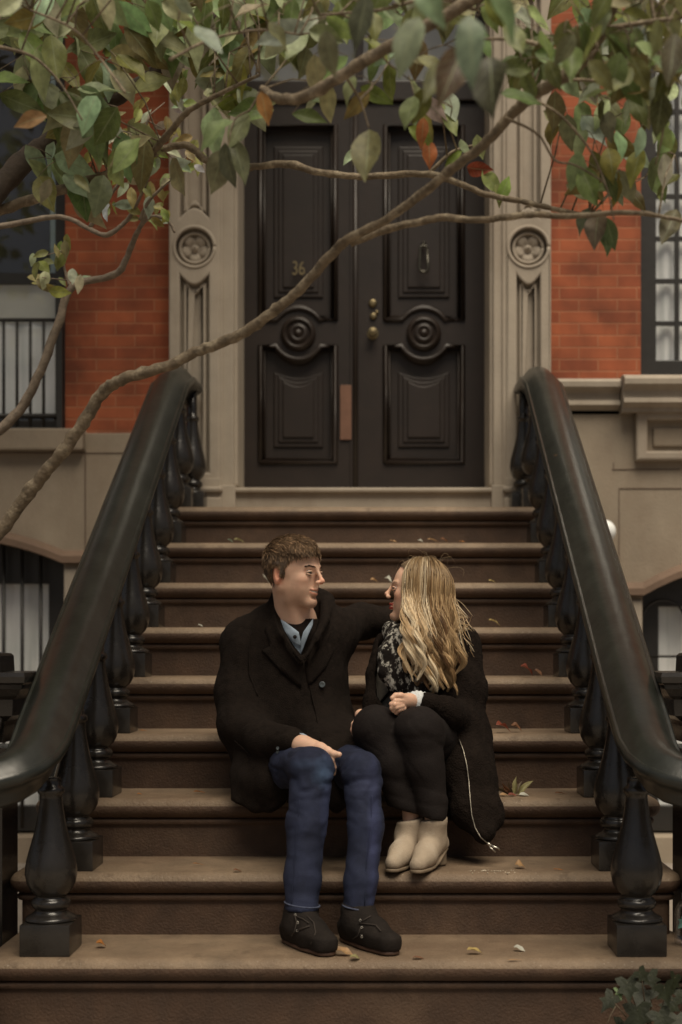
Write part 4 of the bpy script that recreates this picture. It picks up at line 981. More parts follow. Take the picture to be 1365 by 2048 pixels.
jcut = lambda P: np.maximum(jn(P), (W(604, 1819, 3.86).z - .010 * (P[..., 0] > W(660, 0, 3.87).x)) - P[..., 2] + .03 * (P[..., 1] - 3.86))
_o = man.location
fade_and_highlight(DENIM, [((W(655, 1700, 3.9).x - _o.x, -.46, W(0, 1640, 3.9).z - _o.z), (.022, .25, .26), (.036, .045, .10), .85),  # narrow strips: painted highlights down the lit edges of the legs
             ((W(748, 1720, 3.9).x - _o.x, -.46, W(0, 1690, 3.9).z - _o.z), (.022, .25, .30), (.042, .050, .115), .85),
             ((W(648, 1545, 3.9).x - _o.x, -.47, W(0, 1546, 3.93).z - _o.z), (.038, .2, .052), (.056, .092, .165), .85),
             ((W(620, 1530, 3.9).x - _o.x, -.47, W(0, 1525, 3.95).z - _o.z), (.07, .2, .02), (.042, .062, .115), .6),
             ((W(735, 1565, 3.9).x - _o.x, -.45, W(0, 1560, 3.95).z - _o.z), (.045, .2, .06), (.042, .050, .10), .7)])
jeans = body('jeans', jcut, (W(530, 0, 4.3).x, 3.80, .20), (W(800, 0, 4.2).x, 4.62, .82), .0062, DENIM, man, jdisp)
for kx, pts in enumerate(([(672, 1570), (668, 1620), (655, 1700), (648, 1760), (642, 1812)], [(600, 1600), (592, 1680), (588, 1750), (583, 1808)], [(745, 1590), (742, 1660), (733, 1730), (730, 1810)])):
    hh = [hit(jcut, x, y, 3.6, 4.2) for x, y in pts]; hh = [q + Vector((0, .0002, 0)) for q in hh if q is not None]
    if len(hh) > 2: b = MB(); b.tube([q[:3] for q in catm(hh)], .0013, 5); o = b.build('jeans_seam', DENIM, man); o.parent = jeans
HEM = mat('hem_thread', (.05, .06, .10), .85, .5, 90, .3, 300)
for kx, (cx_, cy_, r_, py) in enumerate(((605, 3.863, .0475, 1811), (718, 3.88, .0437, 1817))):
    c = W(cx_, py, cy_); b = MB()
    b.tube([(c.x + r_ * math.cos(R(t)), cy_ + r_ * math.sin(R(t)), c.z + .004 - (.006 * math.cos(R(t)))) for t in range(0, 361, 12)], .0026, 6); b.build('jeans_hem', HEM, jeans)
# shoes
def shoe(heel, toe, ank, zs, label=None, up=SUEDE, wr=(.030, .036)):
    h_, t_ = Vector(heel), Vector(toe); ax = (t_ - h_).normalized(); L = (t_ - h_).length; n = Vector((-ax.y, ax.x, 0))
    def flat(w):
        def fn(P):
            q = P[..., :2] - np.array(h_[:2]); s_ = q @ np.array(ax[:2]); v = q @ np.array(n[:2]); t = np.clip(s_ / L, 0, 1); r = wr[0] + (wr[1] - wr[0]) * np.sin(np.clip(t * 1.15, 0, 1) * math.pi * .62) * 1.0 - .010 * np.clip((t - .6) / .4, 0, 1) + w
            return np.hypot(s_ - t * L, v) - r
        return fn
    so = flat(.0025); up_ = SDF()
    up_.add(lambda P: np.maximum(flat(0)(P), np.abs(P[..., 2] - zs - .026) - .013), .01)
    up_.cone((h_.x, h_.y, zs + .045), (t_.x, t_.y, zs + .030), .033, .021, .03); m1 = h_ + ax * L * .25; m2 = h_ + ax * L * .62
    up_.cone((ank[0], ank[1], ank[2]), (m1.x, m1.y, zs + .055), .047, .045, .03); up_.cone((m1.x, m1.y, zs + .070), (m2.x, m2.y, zs + .048), .036, .031, .03); up_.cone((m2.x, m2.y, zs + .045), (t_.x, t_.y, zs + .028), .033, .021, .03)
    uf = lambda P: np.maximum(np.maximum(up_(P), zs + .0110 - P[..., 2]), P[..., 2] - ank[2] - .02)
    sole = lambda P: np.maximum(so(P), np.abs(P[..., 2] - zs - .0065) - .0055) - .0005
    lo = (min(h_.x, t_.x) - .07, min(h_.y, t_.y) - .07, zs - .01); hi = (max(h_.x, t_.x) + .07, max(h_.y, t_.y) + .07, ank[2] + .03)
    b = body('shoe', uf, lo, hi, .0045, up, man, lambda P: .0018 * fbm(P, 16, 2, 2))
    o = body('sole', sole, lo, hi, .004, SOLE, man)
    o.parent = b; o.location = (0, 0, 0)
    b.location = (0, 0, 0); o.name = 'sole'
    return b, up_, ax, n
for (hl, te, an) in (((W(588, 1885, 3.90).x, 3.895), (W(651, 1905, 3.74).x, 3.735), H(603, 1815, 3.875)), ((W(703, 1880, 3.92).x, 3.915), (W(778, 1905, 3.75).x, 3.745), H(716, 1820, 3.89))):
    b_, uf, ax, n = shoe((hl[0], hl[1], RI), (te[0], te[1], RI), an, RI + .002)
    kx = 0 if an[0] < 0 else 1
    pts = [[(590, 1830), (594, 1845), (590, 1862), (584, 1872)], [(615, 1832), (628, 1845), (632, 1865), (622, 1889)], [(593, 1832), (606, 1838), (618, 1846)], [(594, 1861), (608, 1856), (620, 1852)]] if kx == 0 else [[(718, 1846), (735, 1848), (752, 1850), (762, 1862)], [(722, 1855), (716, 1872), (706, 1878)], [(720, 1845), (732, 1838), (742, 1832)]]
    lb = MB()
    for pl_ in pts:
        hh = [hit(uf, x, y, 3.5, 4.1) for x, y in pl_]; hh = [q + Vector((0, -.004, .001)) for q in hh if q is not None]
        if len(hh) > 1: lb.tube(hh, .0016, 5)
    lb.build('laces', TEE, b_) if False else None
    o = lb.build('laces', mat('lace', (.035, .026, .02), .8, .2, 50, 0), man); o.parent = b_; 
    for x, y in ([(591, 1829), (595, 1861), (596, 1845)] if kx == 0 else [(721, 1840), (724, 1854), (724, 1873)]):
        q = hit(uf, x, y, 3.5, 4.1)
        if q is None: continue
        e = MB(); e.tube([(q.x + .0028 * math.cos(R(t)), q.y - .003, q.z + .0028 * math.sin(R(t))) for t in range(0, 361, 30)], .0008, 5); o = e.build('eyelet', METAL, man); o.parent = b_
# ------------------------------------------------------------------ the woman
wom = empty('person', (W(880, 1600, 4.42).x, 4.42, RI * 3), 'woman with long wavy blonde hair, black coat and pale ankle boots, facing the man', 'person')
WF = Frame(W(836, 1186, 4.40), R(-92), R(7), 0, 1, .88)
fh = head_sdf(True); fhw = framed(fh, WF)
wb = SDF(); wb.add(fhw, .02)
wb.cone(WF.w((-.025, 0, -.05)), H(862, 1262, 4.44), .046, .048, .02); wb.cone(H(862, 1262, 4.45), H(880, 1500, 4.47), .06, .09, .03)
# hand closed on her lap
wb.path([H(842, 1403, 4.17), H(820, 1403, 4.14), H(803, 1404, 4.12)], [.021, .021, .020], .01)
wb.path([H(818, 1398, 4.13), H(802, 1397, 4.115)], [.016, .014], .01)
wb.path([H(814, 1396, 4.12), H(802, 1391, 4.105), H(792, 1391, 4.10), H(785, 1396, 4.095)], [.0105, .0088, .0080, .0068], .004)
for a_ in ([(804, 1401, 4.105), (791, 1402, 4.095), (783, 1408, 4.095), (786, 1415, 4.11)], [(803, 1407, 4.105), (790, 1409, 4.09), (784, 1416, 4.095), (788, 1421, 4.11)], [(805, 1412, 4.105), (793, 1415, 4.092), (788, 1421, 4.10), (792, 1425, 4.115)], [(808, 1417, 4.11), (798, 1420, 4.10), (793, 1425, 4.105), (797, 1428, 4.12)]):
    wb.path([H(*q) for q in a_], [.0080, .0073, .0066, .0055], .002)
# fingertips of the other hand curled round his sleeve
wb.path([H(716, 1436, 4.165), H(708, 1448, 4.150), H(706, 1460, 4.150), H(708, 1470, 4.16)], [.0075, .0075, .0070, .0050], .004)
wb.path([H(716, 1446, 4.175), H(713, 1458, 4.162), H(712, 1468, 4.165)], [.0075, .0070, .0055], .004)
wb.path([H(722, 1430, 4.20), H(740, 1440, 4.25)], [.018, .025], .01)
ex = MB(); eyes(ex, WF, -1, 2, 0)
lo, hi = np.array(WF.o) - .15, np.array(WF.o) + .15; lo[2] = W(0, 1300, 4.4).z
Q1 = surfnet(wb, lo, hi, .0030); Q2 = surfnet(wb, (W(770, 0, 4.1).x, 4.05, W(0, 1440, 4.1).z), (W(850, 0, 4.2).x, 4.22, W(0, 1378, 4.1).z), .0022)
Q3 = surfnet(wb, (W(695, 0, 4.1).x, 4.10, W(0, 1480, 4.1).z), (W(755, 0, 4.25).x, 4.30, W(0, 1415, 4.25).z), .0024)
ank = SDF(); ank.cone(H(820, 1600, 4.13), H(822, 1648, 4.105), .024, .023); an2 = SDF(); an2.cone(H(864, 1590, 4.11), H(867, 1648, 4.08), .026, .024)
Q4 = surfnet(lambda P: np.minimum(ank(P), an2(P)), (W(790, 0, 4.1).x, 4.0, W(0, 1680, 4.1).z), (W(895, 0, 4.1).x, 4.2, W(0, 1580, 4.1).z), .005)
Q5 = surfnet(wb, (W(800, 0, 4.4).x, 4.30, W(0, 1500, 4.3).z), (W(940, 0, 4.4).x, 4.6, W(0, 1299, 4.4).z), .014)
mb = MB()
for q in (Q1, Q2, Q3, Q4, Q5): mb.add([tuple(p) for p in q[0]], [tuple(int(i) for i in x) for x in q[1]], 0, True)
def wom_mat(C):
    f, l, u = WF.loc(C).T; o = np.zeros(len(C), int); o[(f > .080) & (f < .14) & (np.abs(l) < .023) & (np.abs(u + .057) < .0105) & (np.abs(u + .0572) > .0010)] = 1; return o
mm = wom_mat(Q1[0][Q1[1]].mean(1)); mb.mi[:len(mm)] = [int(x) for x in mm]; mb.add(ex.v, ex.f, 0, True); mb.mi[-len(ex.f):] = ex.mi
wo = mb.build('body', [SKIN, LIPR, EYEW, IRIS], wom)
def wtint(P):
    f, l, u = WF.loc(P).T; near = (np.linalg.norm(WF.loc(P), axis=1) < .17)
    r_ = near * np.exp(-(((f - .060) / .022) ** 2 + ((np.abs(l) - .042) / .022) ** 2 + ((u + .022) / .02) ** 2)) * .7; r_ = np.maximum(r_, near * .25 * sst(f, .098, .112))[:, None]
    return np.array((1.02, 1.0, .98)) * (1 - r_ * (1 - np.array((1.0, .68, .62))))
set_tint(wo, wtint, wom.location)
S = []; g = np.random.default_rng(19); T = []
for q in (-1, 1):
    S = []; T = []
    for _ in range(40):
        t = g.random(); a = np.array((.089 - .014 * t * t, q * (.012 + .036 * t), .0215 + .006 * math.sin(t * 2.4) + g.normal() * .001)); d = np.array((-.3 * t, q * .9, .35 - .6 * t)); d /= np.linalg.norm(d)
        for _ in range(6): a = a - grad(fh, a[None])[0] * (fh(a[None])[0] - .0005)
        S.append(WF.w(np.array([a, a + d * .004, a + d * .007]))); T.append(np.array((.06, .035, .02)))
    tubes_mesh(S, [.0003] * len(S), T, 'eyebrow', HAIRB, wom)

# trousers
k1 = SDF().path([H(845, 1530, 4.50), H(785, 1475, 4.26), H(752, 1458, 4.14)], [.095, .080, .066], .03); k1.path([H(752, 1458, 4.14), H(785, 1530, 4.12), H(812, 1610, 4.11), H(822, 1640, 4.10)], [.066, .060, .046, .041], .02)
k2 = SDF().path([H(890, 1520, 4.50), H(855, 1475, 4.26), H(838, 1462, 4.10)], [.10, .085, .069], .03); k2.path([H(838, 1462, 4.10), H(848, 1530, 4.09), H(864, 1605, 4.08), H(866, 1632, 4.07)], [.069, .058, .044, .039], .02)
tr = lambda P: np.minimum(k1(P), k2(P))
trc = lambda P: np.maximum(tr(P), W(0, 1634, 4.07).z - P[..., 2] + .25 * (W(850, 0, 4.1).x - P[..., 0]) * (P[..., 0] > -9))
body('trousers', trc, (W(690, 0, 4.1).x, 3.98, W(0, 1665, 4.0).z), (W(960, 0, 4.4).x, 4.62, W(0, 1370, 4.3).z), .0065, PANT, wom, lambda P: .0022 * fbm(P, 7, 31, 2, (1, 1, 1.8)) - .0018 * creases(P, 6, 83, (.8, .7, 1.7), .10))
# coat
wc = SDF()
wc.cone(H(868, 1300, 4.46), H(880, 1480, 4.47), .115, .135, .05); wc.cone(H(830, 1290, 4.44), H(915, 1290, 4.46), .062, .064, .05); wc.cone(H(815, 1330, 4.45), H(820, 1450, 4.46), .08, .09, .05)
wc.path([H(915, 1300, 4.45), H(925, 1380, 4.40), H(923, 1445, 4.35)], [.070, .072, .066], .035); wc.path([H(923, 1445, 4.35), H(890, 1428, 4.22), H(856, 1408, 4.16)], [.062, .050, .036], .022)
wc.path([H(775, 1290, 4.42), H(757, 1350, 4.36), H(752, 1400, 4.30), H(748, 1440, 4.28)], [.045, .038, .034, .04], .02)
wc.path([H(910, 1470, 4.38), H(930, 1540, 4.26), H(945, 1620, 4.18), H(968, 1665, 4.12)], [.11, .078, .058, .036], .03)
wc.path([H(930, 1480, 4.36), H(950, 1560, 4.25), H(975, 1620, 4.18), H(986, 1640, 4.16)], [.085, .062, .045, .034], .03)
wc.cone(H(900, 1560, 4.36), H(915, 1600, 4.30), .085, .06, .04)
wc.sub(inpoly([(762, 1255), (800, 1250), (812, 1420), (778, 1425), (757, 1395), (752, 1350)], 4.0, 4.40), .008)
def wdisp(P): return -.003 * creases(P, 3.6, 81, (1, 1, .6), .14) - .0015 * creases(P, 8, 82, (1.2, 1, .5), .12) + .004 * fbm(P, 6, 41, 3, (1, 1, .5)) + .0022 * fbm(P, 45, 7, 2)
body('coat', wc, (W(715, 0, 4.3).x, 4.03, W(0, 1725, 4.1).z), (W(1025, 0, 4.2).x, 4.70, W(0, 1230, 4.4).z), .008, COATW, wom, wdisp)
# grey jumper under the coat, bag strap, white cuff
sw = SDF(); sw.cone(H(800, 1330, 4.43), H(800, 1430, 4.42), .075, .085, .03)
body('jumper', sw, (W(740, 0, 4.3).x, 4.25, W(0, 1450, 4.3).z), (W(880, 0, 4.4).x, 4.5, W(0, 1300, 4.4).z), .008, GREYK, wom)
b = MB(); pts = [hit(sw, x, y) for x, y in ((795, 1362), (785, 1377), (772, 1392), (762, 1404))]; pts = [p + Vector((0, -.006, 0)) for p in pts if p]
if len(pts) > 1: b.tube(pts, .0075, 8, flat=.5); b.build('bag_strap', PANT, wom)
cf = SDF().path([H(822, 1405, 4.155), H(834, 1404, 4.165), H(848, 1406, 4.18)], [.0285, .031, .032], .01)
body('cuff', cf, (W(795, 0, 4.1).x, 4.06, W(0, 1435, 4.1).z), (W(875, 0, 4.2).x, 4.26, W(0, 1370, 4.1).z), .004, WHITE, wom, lambda P: .0016 * np.sin(P[:, 0] * 500) + .001 * fbm(P, 60, 3, 1))
# zip edge of the coat
zp = [(919, 1479), (927, 1500), (934, 1530), (938, 1560), (941, 1600), (944, 1630), (951, 1656), (962, 1675), (975, 1686)]; pts = []
last = 4.15
for x, y in zp:
    q = hit(wc, x, y, 3.8, 4.6)
    if q is not None: last = q.y
    pts.append(W(x, y, last - .006))
b = MB()
ds = []
for p, q in zip(pts[:-1], pts[1:]):
    for k in range(4): ds.append(p.lerp(q, k / 4))
ds.append(pts[-1])
b.tube(ds, [.0014 + .0006 * (i % 2) for i in range(len(ds))], 6); b.build('coat_zip', mat('dull_metal', (.30, .27, .22), .4, .2, 50, 0, metal=.8), wom)
b = MB(); e = pts[-1]; b.tube([e, e + Vector((.012, 0, -.008))], .0045, 6); b.tube([e + Vector((.010, -.002, -.006)), e + Vector((.030, -.004, -.014)), e + Vector((.036, 0, -.020))], .0028, 6); b.tube([e + Vector((.006, -.002, -.010)), e + Vector((.024, -.004, -.026))], .0022, 6); b.build('zip_pull', METAL, wom)
# scarf
sc_ = SDF()
sc_.path([H(905, 1268, 4.46), H(880, 1285, 4.38), H(840, 1290, 4.33), H(800, 1285, 4.33), H(785, 1262, 4.38)], [.045, .042, .042, .040, .032], .02)
sc_.path([H(792, 1275, 4.33), H(776, 1310, 4.30), H(777, 1345, 4.285), H(795, 1370, 4.28), H(830, 1380, 4.28), H(865, 1365, 4.30)], [.030, .030, .030, .028, .028, .03], .014)
sc_.path([H(812, 1290, 4.31), H(800, 1325, 4.285), H(808, 1350, 4.275), H(835, 1355, 4.28)], [.028, .026, .025, .026], .014)
sc_.path([H(840, 1290, 4.31), H(838, 1320, 4.29), H(860, 1340, 4.29)], [.03, .028, .026], .016)
sc_.path([H(905, 1262, 4.46), H(930, 1280, 4.44), H(918, 1310, 4.40), H(880, 1340, 4.35)], [.038, .032, .03, .028], .016)
body('scarf', sc_, (W(750, 0, 4.3).x, 4.2, W(0, 1410, 4.3).z), (W(965, 0, 4.4).x, 4.56, W(0, 1215, 4.4).z), .006, SCARF, wom, lambda P: .004 * fbm(P, 14, 51, 2, (1, 1, .6)) - .004 * np.abs(fbm(P, 10, 13, 1)))
# boots
def boot(toe, heel, ank, top, name='boot'):
    t_, h_, a_, tp = [np.array(q, float) for q in (toe, heel, ank, top)]; z0 = RI * 2 + .004
    u = SDF(); mid = t_ * .55 + a_ * .45
    u.path([t_ + (0, 0, .024), (t_ * .6 + h_ * .4) + (0, 0, .045), h_ + (0, 0, .060)], [.020, .029, .026], .015)
    u.path([t_ + (0, 0, .026), mid + (0, 0, .0), a_, tp], [.016, .029, .032, .0315], .02); u.path([h_ + (0, 0, .065), a_ + (0, .012, 0), tp], [.028, .033, .0325], .025)
    ax = (h_ - t_)[:2]; L = np.linalg.norm(ax); ax = ax / L; n_ = np.array((-ax[1], ax[0]))
    zs = lambda P: z0 + .004 + np.clip((((P[..., :2] - t_[:2]) @ ax) / L - .25) / .75, 0, 1) ** 1.3 * .040
    uf = lambda P: np.maximum(np.maximum(u(P), zs(P) + .006 - P[..., 2]), P[..., 2] - tp[2] - .006 - .2 * (P[..., 0] - tp[0]))
    def sf(P):
        q = P[..., :2] - t_[:2]; s_ = q @ ax; v = q @ n_; t = np.clip(s_ / L, 0, 1); r = .0225 + .010 * np.sin(np.clip(t * 1.6, 0, 1) * 1.57) - .007 * np.clip(t - .6, 0, 1)
        d2 = np.hypot(s_ - t * L, v) - r; return np.maximum(d2, np.abs(P[..., 2] - zs(P) - .0015) - .0045)
    def hf(P): return np.maximum(np.hypot(P[..., 0] - h_[0], P[..., 1] - h_[1]) - .024, np.abs(P[..., 2] - z0 - .020) - .022)
    lo = np.minimum(np.minimum(t_, h_), tp) - .07; hi = np.maximum(np.maximum(t_, h_), tp) + .06; lo[2] = z0 - .01
    o = body('boot', uf, lo, hi, .004, BOOT, wom, lambda P: .0016 * fbm(P, 15, 61, 2))
    s_ = body('sole', lambda P: np.minimum(sf(P), hf(P)), lo, hi, .0038, mat('boot_sole', (.20, .15, .10), .7, .2, 30, .1, 100), wom); s_.parent = o
    return o
zB = RI * 2 + .002
boot((W(786, 1740, 4.0).x, 3.985, zB), (W(828, 1700, 4.18).x, 4.150, zB), (W(818, 1700, 4.115).x, 4.110, .440), H(822, 1643, 4.105))
boot((W(836, 1740, 3.98).x, 3.965, zB), (W(876, 1700, 4.16).x, 4.125, zB), (W(864, 1700, 4.085).x, 4.085, .438), H(869, 1641, 4.075))

# hair: long loose waves
def wscalp(p, g):
    f, l, u = p
    if f > .07 or u < -.07: return False
    if f > .012: return u > .035 + (f - .012) * .95 + .25 * max(0, abs(l) - .05)
    return u > -.07 if f < -.02 else u > -.01
hw = lambda p: fh(p)
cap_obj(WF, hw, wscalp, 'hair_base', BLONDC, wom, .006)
g = np.random.default_rng(77); S = []; Rr = []; T = []
def lock(root, tipx, tipy, d_tip, nstr, ph, amp, shade, spread=.016, layer=0.0):
    """root in head axes (f,l,u); falls over the side of the head, then hangs in waves to photo place tip"""
    root = np.array(root); tip = np.array(W(tipx, tipy, d_tip))
    f, l, u = root; side = -1 if l >= 0 else 1
    # path over the skull in head axes
    pts = []
    f0 = f * .40 - .004
    for t in np.linspace(0, 1, 11):
        a = R(86) * (1 - t) + R(-8) * t; ff = f0 + (f - f0) * min(1, t * 1.7) ** .8 - .010 * t
        el = math.sqrt(max(.05, 1 - ((ff + .012) / .118) ** 2)); rl = (.090 + layer) * math.cos(a) * el ** .7; ru = (.100 + layer * .5) * el * math.sin(a)
        pts.append(WF.w((ff, side * rl, .016 + ru)))
    pts = np.array(pts); e = pts[-1]; m = 26; dn = []
    for t in np.linspace(0, 1, m)[1:]:
        s_ = t ** 1.05; q = e * (1 - s_) + tip * s_; q[1] = e[1] + (tip[1] - e[1]) * min(1, t * 1.5) ** 1.2; dn.append(q)
    P = np.concatenate([pts, dn]); n = len(P)
    tt = np.linspace(0, 1, n); w = amp * np.clip((tt - .28) / .5, 0, 1) ** 1.1; rt = WF.M[0]; fr_ = WF.M[1]
    P = P + (w * np.sin(tt * 17 + ph))[:, None] * rt + (w * .7 * np.cos(tt * 17 + ph))[:, None] * fr_
    for _ in range(nstr):
        o = g.normal(size=3) * spread * .42; fan = (.30 + .70 * np.sin(np.clip(tt * 1.02, 0, 1) * math.pi) ** .6) * (1 - .35 * tt); ph2 = g.normal() * .22
        Q = P + fan[:, None] * o + ((w * .25) * np.sin(tt * 17 + ph + ph2 + 1))[:, None] * rt + (.0006 * np.sin(tt * g.uniform(20, 45) + g.uniform(0, 6)))[:, None] * g.normal(size=3)
        k = n - g.integers(0, 3); S.append(Q[:k]); Rr.append(g.uniform(.0005, .0010))
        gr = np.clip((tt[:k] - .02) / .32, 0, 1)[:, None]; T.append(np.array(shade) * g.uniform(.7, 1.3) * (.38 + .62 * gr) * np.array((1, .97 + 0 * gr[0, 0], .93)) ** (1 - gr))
cols = [(.34, .21, .10), (.50, .34, .18), (.66, .46, .25), (.82, .63, .39), (.92, .77, .54), (.15, .08, .035)]
for i in range(64):                       # camera side
    f = -.100 + .150 * ((i + g.random()) / 64); t = (f + .100) / .150
    c = cols[g.choice(6, p=[.16, .24, .24, .16, .08, .12])]
    lock((f, .012, .11), 908 - t * 86 + g.normal() * 5, 1350 + g.uniform(-20, 40) - 30 * (t > .85), 4.232 + g.normal() * .012 + .07 * (1 - t), 60, g.uniform(0, 6.3), g.uniform(.012, .020), c, spread=.018, layer=.004 + g.random() * .014)
for i in range(18):                       # bright front locks framing the face
    c = cols[g.choice([2, 3, 4, 4])]; f = g.uniform(.038, .055)
    lock((f, .012, .10), g.uniform(804, 850), g.uniform(1300, 1372), 4.215 + g.normal() * .01, 26, g.uniform(0, 6.3), g.uniform(.010, .016), c, spread=.014, layer=.012)
for i in range(26):                       # back and far side
    f = -.11 + .10 * g.random(); c = cols[g.choice(6, p=[.28, .28, .2, .08, .0, .16])]
    lock((f, -.012 if i % 3 else .01, .10), 888 + g.normal() * 16, 1300 + g.uniform(-10, 60), 4.33 + g.normal() * .02, 30, g.uniform(0, 6.3), .010, c, spread=.022, layer=.008)
for i in range(5):                        # far side, seen under the chin
    lock((.03, -.012, .10), 792 - i * 5, 1285 + g.uniform(-20, 10), 4.42, 10, g.uniform(0, 6.3), .008, cols[1], spread=.008, layer=.004)
for i in range(26):                      # loose flyaway hairs
    f = g.uniform(-.10, .07); p0 = WF.w((f, g.uniform(-.03, .05), .118 - 4.0 * max(0, abs(f) - .045) ** 1.5)); d = g.normal(size=3) * .018 + np.array((0, 0, .012)); p1 = p0 + d; p2 = p1 + d * .6 + np.array((g.normal() * .02, 0, -.015)); p3 = p2 + np.array((g.normal() * .02, 0, -.03))
    tt = np.linspace(0, 1, 8)[:, None]; S.append((1 - tt) ** 3 * p0 + 3 * (1 - tt) ** 2 * tt * p1 + 3 * (1 - tt) * tt * tt * p2 + tt ** 3 * p3); Rr.append(.00028); T.append(np.array((.40, .29, .17)))
for i in range(90):                       # wisps blown out behind the shoulder
    p0 = np.array(W(898 + g.uniform(-6, 6), 1230 + g.uniform(-35, 50), 4.40)); p3 = np.array(W(905 + g.uniform(0, 45), 1262 + g.uniform(-35, 60), 4.37 + g.normal() * .02)); p1 = p0 + (.03 * g.random() + .01, 0, .01 + g.normal() * .01); p2 = (p1 + p3) / 2 + g.normal(size=3) * .012
    tt = np.linspace(0, 1, 9)[:, None]; S.append((1 - tt) ** 3 * p0 + 3 * (1 - tt) ** 2 * tt * p1 + 3 * (1 - tt) * tt * tt * p2 + tt ** 3 * p3); Rr.append(g.uniform(.0004, .0009)); T.append(np.array(cols[g.integers(1, 5)]))
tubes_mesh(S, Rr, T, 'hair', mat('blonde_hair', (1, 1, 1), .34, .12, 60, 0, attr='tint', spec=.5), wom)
# dark blonde mass inside the hair so that nothing shows through
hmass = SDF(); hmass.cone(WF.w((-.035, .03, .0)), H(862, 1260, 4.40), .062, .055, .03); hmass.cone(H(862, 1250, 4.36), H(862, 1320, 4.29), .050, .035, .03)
body('hair_underlayer', hmass, (W(790, 0, 4.3).x, 4.24, W(0, 1370, 4.3).z), (W(930, 0, 4.4).x, 4.52, W(0, 1150, 4.4).z), .008, mat('hair_dark_blonde', (.16, .10, .05), .8, .4, 40, .9, 150), wom)
# ------------------------------------------------------------------ trees
def leaf_mat(name='leaf_green', gain=1.0):
    m = bpy.data.materials.new(name); m.use_nodes = True; n = m.node_tree.nodes; l = m.node_tree.links; b = n['Principled BSDF']
    b.inputs['Roughness'].default_value = .5; b.inputs['Specular IOR Level'].default_value = .35
    at = n.new('ShaderNodeAttribute'); at.attribute_name = 'tint'; uv = n.new('ShaderNodeUVMap'); uv.uv_map = 'uv'
    sp = n.new('ShaderNodeSeparateXYZ'); l.new(uv.outputs[0], sp.inputs[0])
    def M(op, a, b_=None, c=None):
        q = n.new('ShaderNodeMath'); q.operation = op
        for i, x in enumerate((a, b_, c)):
            if x is None: continue
            if isinstance(x, (int, float)): q.inputs[i].default_value = x
            else: l.new(x, q.inputs[i])
        return q.outputs[0]
    ab = M('ABSOLUTE', sp.outputs[0]); pw = M('POWER', ab, .8)
    ph = M('SUBTRACT', sp.outputs[1], M('MULTIPLY', pw, .30)); vn = M('ABSOLUTE', M('SINE', M('MULTIPLY', ph, 20.0))); vein = M('LESS_THAN', vn, .13)
    mid = M('LESS_THAN', ab, .055); ve = M('MAXIMUM', M('MULTIPLY', vein, .55), mid)
    tc = n.new('ShaderNodeTexCoord'); no = n.new('ShaderNodeTexNoise'); no.inputs['Scale'].default_value = 55; no.inputs['Detail'].default_value = 5; l.new(tc.outputs['Object'], no.inputs['Vector'])
    mr = n.new('ShaderNodeMapRange'); mr.inputs[1].default_value = .3; mr.inputs[2].default_value = .7; mr.inputs[3].default_value = .72; mr.inputs[4].default_value = 1.28; l.new(no.outputs['Fac'], mr.inputs[0])
    x1 = n.new('ShaderNodeMix'); x1.data_type = 'RGBA'; x1.blend_type = 'MULTIPLY'; x1.inputs[0].default_value = 1; l.new(at.outputs['Color'], x1.inputs[6]); l.new(mr.outputs[0], x1.inputs[7])
    x2 = n.new('ShaderNodeMix'); x2.data_type = 'RGBA'; l.new(M('MULTIPLY', ve, .45), x2.inputs[0]); l.new(x1.outputs[2], x2.inputs[6]); x2.inputs[7].default_value = (.30, .34, .20, 1)
    ed = M('MULTIPLY', M('GREATER_THAN', M('ADD', M('MAXIMUM', ab, sp.outputs[1]), M('MULTIPLY', no.outputs['Fac'], .30)), 1.17), .7)
    x3 = n.new('ShaderNodeMix'); x3.data_type = 'RGBA'; l.new(ed, x3.inputs[0]); l.new(x2.outputs[2], x3.inputs[6]); x3.inputs[7].default_value = (.22, .10, .07, 1)
    l.new(x3.outputs[2], b.inputs['Base Color'])
    bp = n.new('ShaderNodeBump'); bp.inputs['Strength'].default_value = .5; bp.inputs['Distance'].default_value = .002; bp.invert = True; l.new(ve, bp.inputs['Height']); l.new(bp.outputs[0], b.inputs['Normal'])
    tr = n.new('ShaderNodeBsdfTranslucent'); l.new(x3.outputs[2], tr.inputs[0]); mx = n.new('ShaderNodeMixShader'); mx.inputs[0].default_value = .30
    l.new(b.outputs[0], mx.inputs[1]); l.new(tr.outputs[0], mx.inputs[2]); l.new(mx.outputs[0], n['Material Output'].inputs[0])
    return m
LEAF = leaf_mat()
